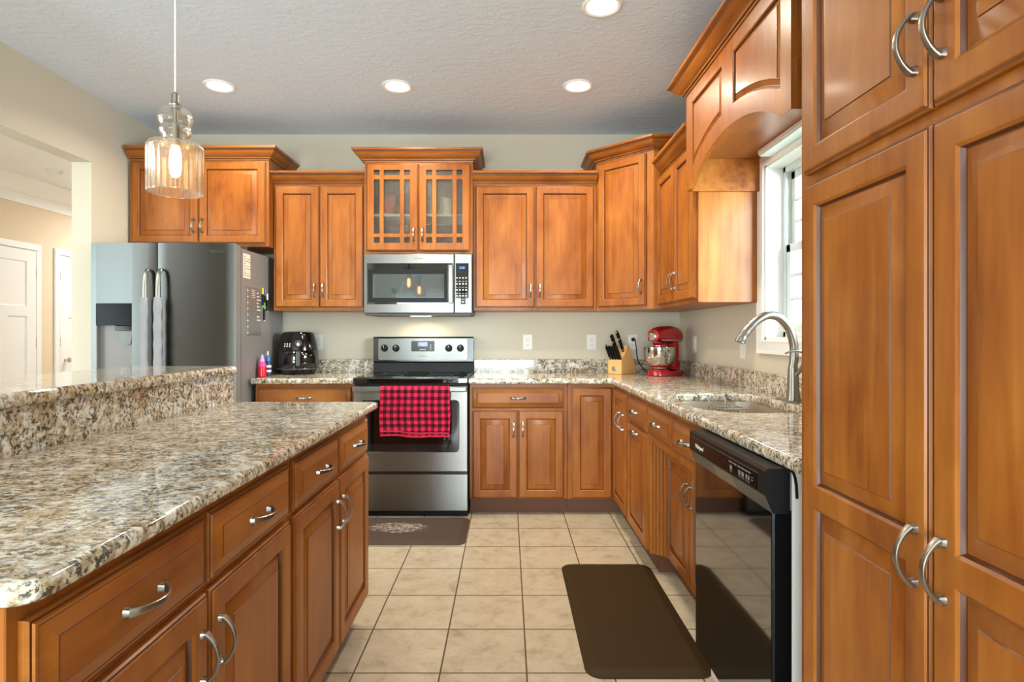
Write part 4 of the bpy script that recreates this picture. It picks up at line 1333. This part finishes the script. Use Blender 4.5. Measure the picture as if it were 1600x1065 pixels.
for k in range(5): lathe(bm, [(0.023, 0.012 + 0.016 * k), (0.023, 0.028 + 0.016 * k)], 24, mi=k % 2)
lathe(bm, [(0.023, 0.092), (0.017, 0.105)], 24, cap=False); obj('body', bm, ['navy', 'mark'], t)
bm = new(); lathe(bm, [(0.017, 0.105), (0.015, 0.125), (0.008, 0.145)], 20, cap=True); obj('cap', bm, 'blue', t)
bm = new(); lathe(bm, [(0.006, 0.1452), (0.004, 0.175)], 16, cap=True); obj('nozzle', bm, 'mark', t)

# ---- knife block and knives
def knife_block():
    rz = math.radians(-45)
    T = Vector((0.779, 4.242, 0.9145))
    t = thing('knife_block', 'pale wooden knife block beside the red mixer', 'knife block', T, rz)
    w = 0.118; xc = w / 2
    # side profile in (y, z): low vertical front, rising slanted face, high back leaning
    bm = new(); prism(bm, [(0, 0), (0.198, 0), (0.198, 0.012), (0.100, 0.206), (0.076, 0.212), (0.028, 0.120), (0.0, 0.103)], 'x', -xc, xc)
    es = [e for e in bm.edges]
    bmesh.ops.bevel(bm, geom=es, offset=0.003, segments=2, affect='EDGES')
    obj('block', bm, 'block', t)
    bm = new(); lathe(bm, [(0.019, 0), (0.019, 0.002), (0.016, 0.0025), (0.001, 0.0025)], 28); obj('badge', bm, 'nickel', t, (-0.005, -0.0002, 0.042), (PI / 2, 0, 0))
    R = Matrix.Rotation(rz, 4, 'Z')
    dirv = Vector((-0.02, -0.50, 0.866)).normalized()
    def knife(label, lx, ly, lz, ln, hw, ht, steel_end):
        base = T + R @ Vector((lx, ly, lz))
        k = thing('kitchen_knife', label, 'knife', base, 0, 'knives in the wooden block')
        d = (R @ dirv).normalized()
        side = (R @ Vector((1, 0, 0)))
        bm = new()
        pts = [d * 0.0 + d * ln * u for u in (0, 0.15, 0.5, 0.8, 0.95, 1.0)]
        sz = [(ht * 0.75, hw * 0.8), (ht, hw * 0.9), (ht, hw), (ht, hw * 1.05), (ht, hw * 1.1), (ht * 0.8, hw * 0.9)]
        sweep(bm, pts, sz, 12, up=tuple(d.cross(side)), flat=0.7); obj('handle', bm, 'black_mat', k)
        bm = new(); sweep(bm, [d * -0.05, d * 0.004], [(0.0012, hw * 0.8), (0.0015, hw * 0.9)], 8, up=tuple(d.cross(side)), flat=0.6); obj('blade', bm, 'chrome', k)
        if steel_end:
            bm = new(); sweep(bm, [d * (ln - 0.001), d * (ln + 0.008)], [(ht * 0.9, hw), (ht * 0.7, hw * 0.8)], 12, up=tuple(d.cross(side)), flat=0.7); obj('end_cap', bm, 'chrome', k)
            bm = new(); sweep(bm, [d * 0.012, d * 0.022], [(ht * 1.08, hw * 1.02)] * 2, 12, up=tuple(d.cross(side)), flat=0.7); obj('bolster', bm, 'chrome', k)
    nm = ['leftmost', 'second from left', 'middle', 'second from right', 'rightmost']
    for i in range(5):
        knife(f'small black steak knife in the front row of the knife block, {nm[i]}', -0.044 + 0.022 * i, 0.012, 0.108, 0.112, 0.0095, 0.0072, i == 0)
    knife('large black-handled knife with steel end, topmost in the block', 0.018, 0.068, 0.196, 0.128, 0.0135, 0.009, True)
    knife('thick black sharpening handle left of the topmost knife', -0.028, 0.060, 0.182, 0.118, 0.013, 0.011, False)
    knife('short black knife with steel bolster at the right of the block top', 0.040, 0.052, 0.166, 0.104, 0.0125, 0.008, True)
    knife('black-handled knife with steel bolster in the middle of the block', -0.004, 0.040, 0.142, 0.104, 0.0115, 0.008, True)
knife_block()

# ---- stand mixer
def mixer():
    f = Vector((-0.74, -0.67, 0)).normalized()          # nose direction
    rz = math.atan2(f.y, f.x)                            # local +x = nose
    t = thing('stand_mixer', 'red stand mixer with steel bowl in the worktop corner', 'mixer', (1.125, 4.160, 0.9145), rz)
    # base: foot with column
    bm = new()
    pts = []
    for i in range(40):
        a = 2 * PI * i / 40
        x = 0.155 * math.copysign(abs(math.cos(a)) ** 0.75, math.cos(a)) - 0.0
        wv = 0.098 if x > 0 else 0.098
        y = wv * math.copysign(abs(math.sin(a)) ** 0.75, math.sin(a))
        pts.append((x, y))
    prev = None
    for (k, z) in ((0.96, 0.0), (1.0, 0.006), (1.0, 0.022), (0.96, 0.032), (0.88, 0.036)):
        lp = [bm.verts.new((p[0] * k, p[1] * k, z)) for p in pts]
        if prev:
            for i in range(40): bm.faces.new((prev[i], prev[(i + 1) % 40], lp[(i + 1) % 40], lp[i]))
        else: bm.faces.new(lp)
        prev = lp
    bm.faces.new(prev)
    lathe(bm, [(0.07, 0.034), (0.066, 0.046), (0.055, 0.050)], 32, (0.070, 0, 0), cap=True)
    obj('foot', bm, 'red', t)
    bm = new()
    sweep(bm, smooth_path([(-0.085, 0, 0.03), (-0.098, 0, 0.08), (-0.105, 0, 0.14), (-0.10, 0, 0.20), (-0.08, 0, 0.245)], 4),
          [(0.068, 0.060)] * 2 + [(0.056, 0.046)] * 4 + [(0.048, 0.036)] * 6 + [(0.05, 0.04)] * 5, 20, up=(0, 1, 0), flat=0.85)
    obj('column', bm, 'red', t)
    # head: loft along x
    bm = new()
    secs = [(-0.175, 0.262, 0.012, 0.016), (-0.170, 0.265, 0.035, 0.04), (-0.150, 0.270, 0.052, 0.058), (-0.10, 0.276, 0.060, 0.070), (-0.02, 0.280, 0.060, 0.072), (0.06, 0.282, 0.057, 0.066), (0.12, 0.280, 0.052, 0.058), (0.15, 0.276, 0.046, 0.050), (0.158, 0.275, 0.040, 0.043)]
    rr = []
    for (x, z, a, b) in secs:
        ring = []
        for k in range(28):
            an = 2 * PI * k / 28
            c, s = math.cos(an), math.sin(an)
            zz = b * (abs(s) ** 0.8) * (1 if s > 0 else -0.72)
            ring.append(bm.verts.new((x, a * math.copysign(abs(c) ** 0.8, c), z + zz)))
        rr.append(ring)
    for i in range(len(rr) - 1):
        for k in range(28): bm.faces.new((rr[i][k], rr[i][(k + 1) % 28], rr[i + 1][(k + 1) % 28], rr[i + 1][k]))
    bm.faces.new(rr[0]); bm.faces.new(rr[-1])
    hd = obj('head', bm, 'red', t, angle=60)
    bm = new(); lathe(bm, [(0.030, 0), (0.030, 0.008), (0.024, 0.012), (0.022, 0.009), (0.001, 0.009)], 28); obj('hub_cap', bm, 'chrome', hd, (0.157, 0, 0.277), (0, PI / 2, 0))
    bm = new()
    for s in (-1, 1): box(bm, -0.14, 0.13, s * 0.0585 - 0.002, s * 0.0585 + 0.002, 0.246, 0.254)
    obj('trim_band', bm, 'chrome', hd, smooth=False)
    bm = new(); lathe(bm, [(0.040, 0.195), (0.046, 0.20), (0.046, 0.222), (0.052, 0.232)], 30, (0.075, 0, 0), cap=True); obj('planetary_hub', bm, 'red', hd)
    bm = new(); lathe(bm, [(0.0468, 0.203), (0.0482, 0.205), (0.0482, 0.212), (0.0468, 0.214)], 30, (0.075, 0, 0)); obj('hub_ring', bm, 'chrome', hd)
    bm = new(); lathe(bm, [(0.010, 0.12), (0.010, 0.196)], 14, (0.085, 0, 0), cap=True); obj('beater_shaft', bm, 'chrome', hd)
    bm = new(); lathe(bm, [(0.050, 0.050), (0.058, 0.052), (0.060, 0.060), (0.085, 0.078), (0.102, 0.105), (0.109, 0.150), (0.110, 0.196), (0.113, 0.198), (0.113, 0.201), (0.108, 0.200), (0.106, 0.150), (0.098, 0.107), (0.08, 0.082), (0.001, 0.068)], 44, (0.075, 0, 0))
    bw = obj('bowl', bm, 'chrome', t)
    bm = new(); a = math.radians(62)
    v = Vector((math.cos(a), math.sin(a), 0)); c0 = Vector((0.075, 0, 0))
    sweep(bm, smooth_path([c0 + v * 0.105 + Vector((0, 0, 0.178)), c0 + v * 0.132 + Vector((0, 0, 0.178)), c0 + v * 0.142 + Vector((0, 0, 0.150)), c0 + v * 0.130 + Vector((0, 0, 0.100)), c0 + v * 0.102 + Vector((0, 0, 0.092))], 4), (0.0085, 0.005), 10)
    obj('bowl_handle', bm, 'chrome', bw)
    bm = new()
    Rm = Matrix.Rotation(-rz, 3, 'Z'); T = Vector((1.125, 4.160, 0.9145))
    W_ = lambda x, y, z: tuple(Rm @ (Vector((x, y, z)) - T))
    sweep(bm, smooth_path([W_(0.968, 4.482, 1.165), W_(0.978, 4.470, 1.155), W_(0.985, 4.465, 1.10), W_(0.992, 4.455, 1.02), W_(1.02, 4.43, 0.955), W_(1.06, 4.38, 0.922), W_(1.12, 4.30, 0.922), W_(1.16, 4.26, 0.93)], 6), 0.0042, 8)
    cd = obj('power_cord', bm, 'black_mat', t)
    bm = new(); sweep(bm, [W_(0.966, 4.493, 1.165), W_(0.966, 4.478, 1.165), W_(0.966, 4.470, 1.165)], [0.015, 0.014, 0.009], 14); obj('plug', bm, 'black_mat', cd)
mixer()

# ---- dishwasher
def dishwasher():
    t = thing('dishwasher', 'stainless dishwasher with black control console beside the pantry', 'dishwasher', (0.706, 2.050, 0), -PI / 2)
    W = 0.60
    bm = new(); box(bm, 0.012, W - 0.004, 0.004, 0.56, 0.02, 0.868, bev=0.002, seg=1); obj('tub', bm, 'plate', t)
    bm = new(); box(bm, 0.02, W - 0.02, 0.07, 0.4, 0.0, 0.10); obj('toe_panel', bm, 'black_mat', t, smooth=False)
    bm = new(); sweep(bm, smooth_path([(W - 0.003, -0.0, 0.868), (W - 0.002, 0.006, 0.862), (W - 0.002, 0.012, 0.835), (W - 0.002, 0.014, 0.80)], 4), 0.0035, 8); obj('gasket', bm, 'black_mat', t)
    bm = new(); prism(bm, [(0.0, 0.115), (-0.040, 0.115), (-0.046, 0.125), (-0.046, 0.768), (0.0, 0.768)], 'x', 0.003, W - 0.012)
    dp = obj('door_panel', bm, 'dw_steel', t, angle=30)
    bm = new(); box(bm, W - 0.0125, W - 0.004, -0.040, 0.001, 0.116, 0.768); obj('door_edge', bm, 'console_black', dp, smooth=False)
    bm = new()
    prof = [(-0.004, 0.762), (-0.046, 0.762), (-0.066, 0.808), (-0.066, 0.867), (-0.059, 0.8745), (-0.004, 0.8745)]
    prism(bm, prof, 'x', 0.0, W); cs = obj('console', bm, 'black_mat', t, angle=20)
    F = -0.066
    def lip(z): return -0.046 - 0.020 * (z - 0.762) / 0.046
    def patch(z0, z1, x0, x1, d0, m_, nm, par):
        b_ = new(); prism(b_, [(lip(z0) - d0, z0), (lip(z1) - d0, z1), (lip(z1) + 0.004, z1), (lip(z0) + 0.004, z0)], 'x', x0, x1)
        return obj(nm, b_, m_, par, smooth=False)
    patch(0.7635, 0.8065, 0.004, W - 0.004, 0.0010, 'grey_dark', 'lower_lip', cs)
    patch(0.768, 0.803, 0.225, 0.390, 0.0016, 'black', 'grip_pocket', cs)
    bm = new(); box(bm, 0.02, W - 0.045, F - 0.0012, F + 0.002, 0.812, 0.852, bev=0.001, seg=1); obj('display_strip', bm, 'console_black', cs)
    bm = new(); box(bm, 0.02, W - 0.04, F - 0.0014, F + 0.002, 0.8535, 0.8552); obj('chrome_line', bm, 'grey_dark', cs, smooth=False)
    bm = new()
    for (x, w_) in ((0.365, 0.018), (0.388, 0.012), (0.405, 0.016), (0.430, 0.020), (0.455, 0.018), (0.478, 0.020), (0.502, 0.014)):
        box(bm, x, x + w_, F - 0.0018, F, 0.8415, 0.8455)
    for (x, w_) in ((0.375, 0.014), (0.435, 0.014), (0.458, 0.014), (0.485, 0.008), (0.500, 0.008)):
        box(bm, x, x + w_, F - 0.0020, F, 0.822, 0.834)
        box(bm, x - 0.001, x + w_ + 0.002, F - 0.0018, F, 0.8165, 0.8185)
    for z in (0.826, 0.833): box(bm, 0.520, 0.530, F - 0.0018, F, z, z + 0.002)
    obj('key_marks', bm, 'ink', cs, smooth=False)
    text('maker_lettering', 'Whirlpool', 0.019, 'mark', t, (0.105, F - 0.0016, 0.830), (PI / 2, 0, 0), 0.0003)
    bm = new()
    for i in range(9): box(bm, 0.03 + i * 0.013, 0.038 + i * 0.013, F - 0.0008, F, 0.857, 0.8625)
    obj('vent_slots', bm, 'black', cs, smooth=False)
dishwasher()

# ---- floor mats
def floor_mat(name, label, x0, x1, y0, y1, m_, r):
    cx, cy = (x0 + x1) / 2, (y0 + y1) / 2
    bm = new(); hx, hy = (x1 - x0) / 2, (y1 - y0) / 2
    P0 = rounded(-hx, hx, -hy, hy, r)
    prev = None
    for (ins, z) in ((0, 0.0005), (0, 0.003), (0.004, 0.006), (0.040, 0.015), (0.046, 0.016)):
        q = inset_poly(P0, ins); lp = [bm.verts.new((p[0], p[1], z)) for p in q]
        if prev:
            for i in range(len(lp)): bm.faces.new((prev[i], prev[(i + 1) % len(lp)], lp[(i + 1) % len(lp)], lp[i]))
        else: bm.faces.new(lp)
        prev = lp
    bm.faces.new(prev)
    o = obj(name, bm, m_, None, (cx, cy, 0), angle=20)
    tag(o, label, 'mat')
floor_mat('floor_mat', 'scratched grey-brown anti-fatigue mat in front of the range', -1.02, -0.245, 3.335, 3.825, 'mat_b', 0.05)
floor_mat('floor_mat', 'dark brown anti-fatigue mat on the tiles in front of the sink', 0.278, 0.735, 2.045, 3.055, 'mat_a', 0.06)

# ---- lights on the ceiling
def downlight(label, x, y, power):
    t = thing('recessed_light', label, 'light', (x, y, CZ), 0, 'recessed ceiling lights')
    bm = new(); lathe(bm, [(0.094, 0.0), (0.094, -0.004), (0.086, -0.009), (0.074, -0.006), (0.070, -0.001)], 40); obj('trim_ring', bm, 'white', t)
    bm = new(); lathe(bm, [(0.072, -0.003), (0.04, -0.006), (0.001, -0.0065)], 40); obj('lens', bm, 'lens', t)
    d = bpy.data.lights.new('recessed_lamp', 'AREA'); d.shape = 'DISK'; d.size = 0.13; d.energy = power; d.color = (1.0, 0.86, 0.68); d.spread = math.radians(150)
    o = bpy.data.objects.new('recessed_lamp', d); link(o, t, (0, 0, -0.016))
DLW = 13.0
downlight('recessed ceiling light nearest the refrigerator', -1.784, 3.615, DLW)
downlight('recessed ceiling light above the range, middle of the far row', -0.684, 3.62, DLW)
downlight('recessed ceiling light on the far row, nearest the corner cabinet', 0.436, 3.615, DLW)
downlight('recessed ceiling light closest to the viewer, at the top edge of the photo', 0.442, 2.73, DLW)
t = thing('smoke_detector', 'white round smoke detector on the hall ceiling', 'smoke detector', (-4.27, 5.50, CZ))
bm = new(); lathe(bm, [(0.075, 0), (0.075, -0.008), (0.066, -0.012)], 32, cap=True); obj('base_plate', bm, 'white', t)
bm = new(); lathe(bm, [(0.064, -0.012), (0.062, -0.034), (0.045, -0.044), (0.001, -0.046)], 32); obj('cover', bm, 'plate', t)

def pendant(label, x, y):
    zb = 1.662
    t = thing('pendant_light', label, 'light', (x, y, zb), 0)
    S = 0.0825
    bm = new()
    outer = [(S - 0.002, 0.0), (S, 0.004), (S, 0.145), (S - 0.006, 0.157), (0.055, 0.162), (0.036, 0.165), (0.036, 0.180), (0.045, 0.190), (0.048, 0.202), (0.042, 0.214), (0.048, 0.222), (0.052, 0.240), (0.047, 0.262), (0.030, 0.275), (0.016, 0.278)]
    inner = [(max(r - 0.005, 0.012), z) for r, z in outer if 0.0 < z < 0.157]
    lathe(bm, outer, 144, rib=18, ribamp=0.0015, ribr=(0.003, 0.15))
    obj('glass_shade', bm, 'shade', t, angle=60)
    bm = new(); lathe(bm, inner, 144, rib=18, ribamp=-0.0012, ribr=(0.003, 0.15)); lathe(bm, [(S - 0.002, 0.0), (S - 0.007, 0.004)], 72); obj('inner_wall', bm, 'shade', t, angle=60)
    bm = new(); lathe(bm, [(0.014, 0.272), (0.016, 0.278), (0.018, 0.284), (0.012, 0.290), (0.011, 0.318), (0.006, 0.324)], 24, cap=True); obj('cap', bm, 'nickel', t)
    bm = new(); lathe(bm, [(0.008, 0.272), (0.008, 0.225), (0.020, 0.22), (0.021, 0.150), (0.014, 0.146)], 24, cap=True); obj('socket', bm, 'nickel', t)
    bm = new(); lathe(bm, [(0.012, 0.146), (0.016, 0.135), (0.018, 0.110), (0.018, 0.080), (0.015, 0.062), (0.008, 0.052), (0.001, 0.050)], 28); obj('bulb', bm, 'bulb', t)
    bm = new(); lathe(bm, [(0.0032, 0.322), (0.0032, CZ - zb - 0.02)], 10, cap=True); obj('cord', bm, 'cordwhite', t)
    bm = new(); lathe(bm, [(0.010, CZ - zb - 0.035), (0.06, CZ - zb - 0.02), (0.062, CZ - zb - 0.001)], 32, cap=True); obj('canopy', bm, 'nickel', t)
pendant('ribbed clear glass pendant light hanging over the island', -1.07, 1.88)
pendant('second ribbed glass pendant light, seen mirrored in the microwave door', -1.12, 0.80)
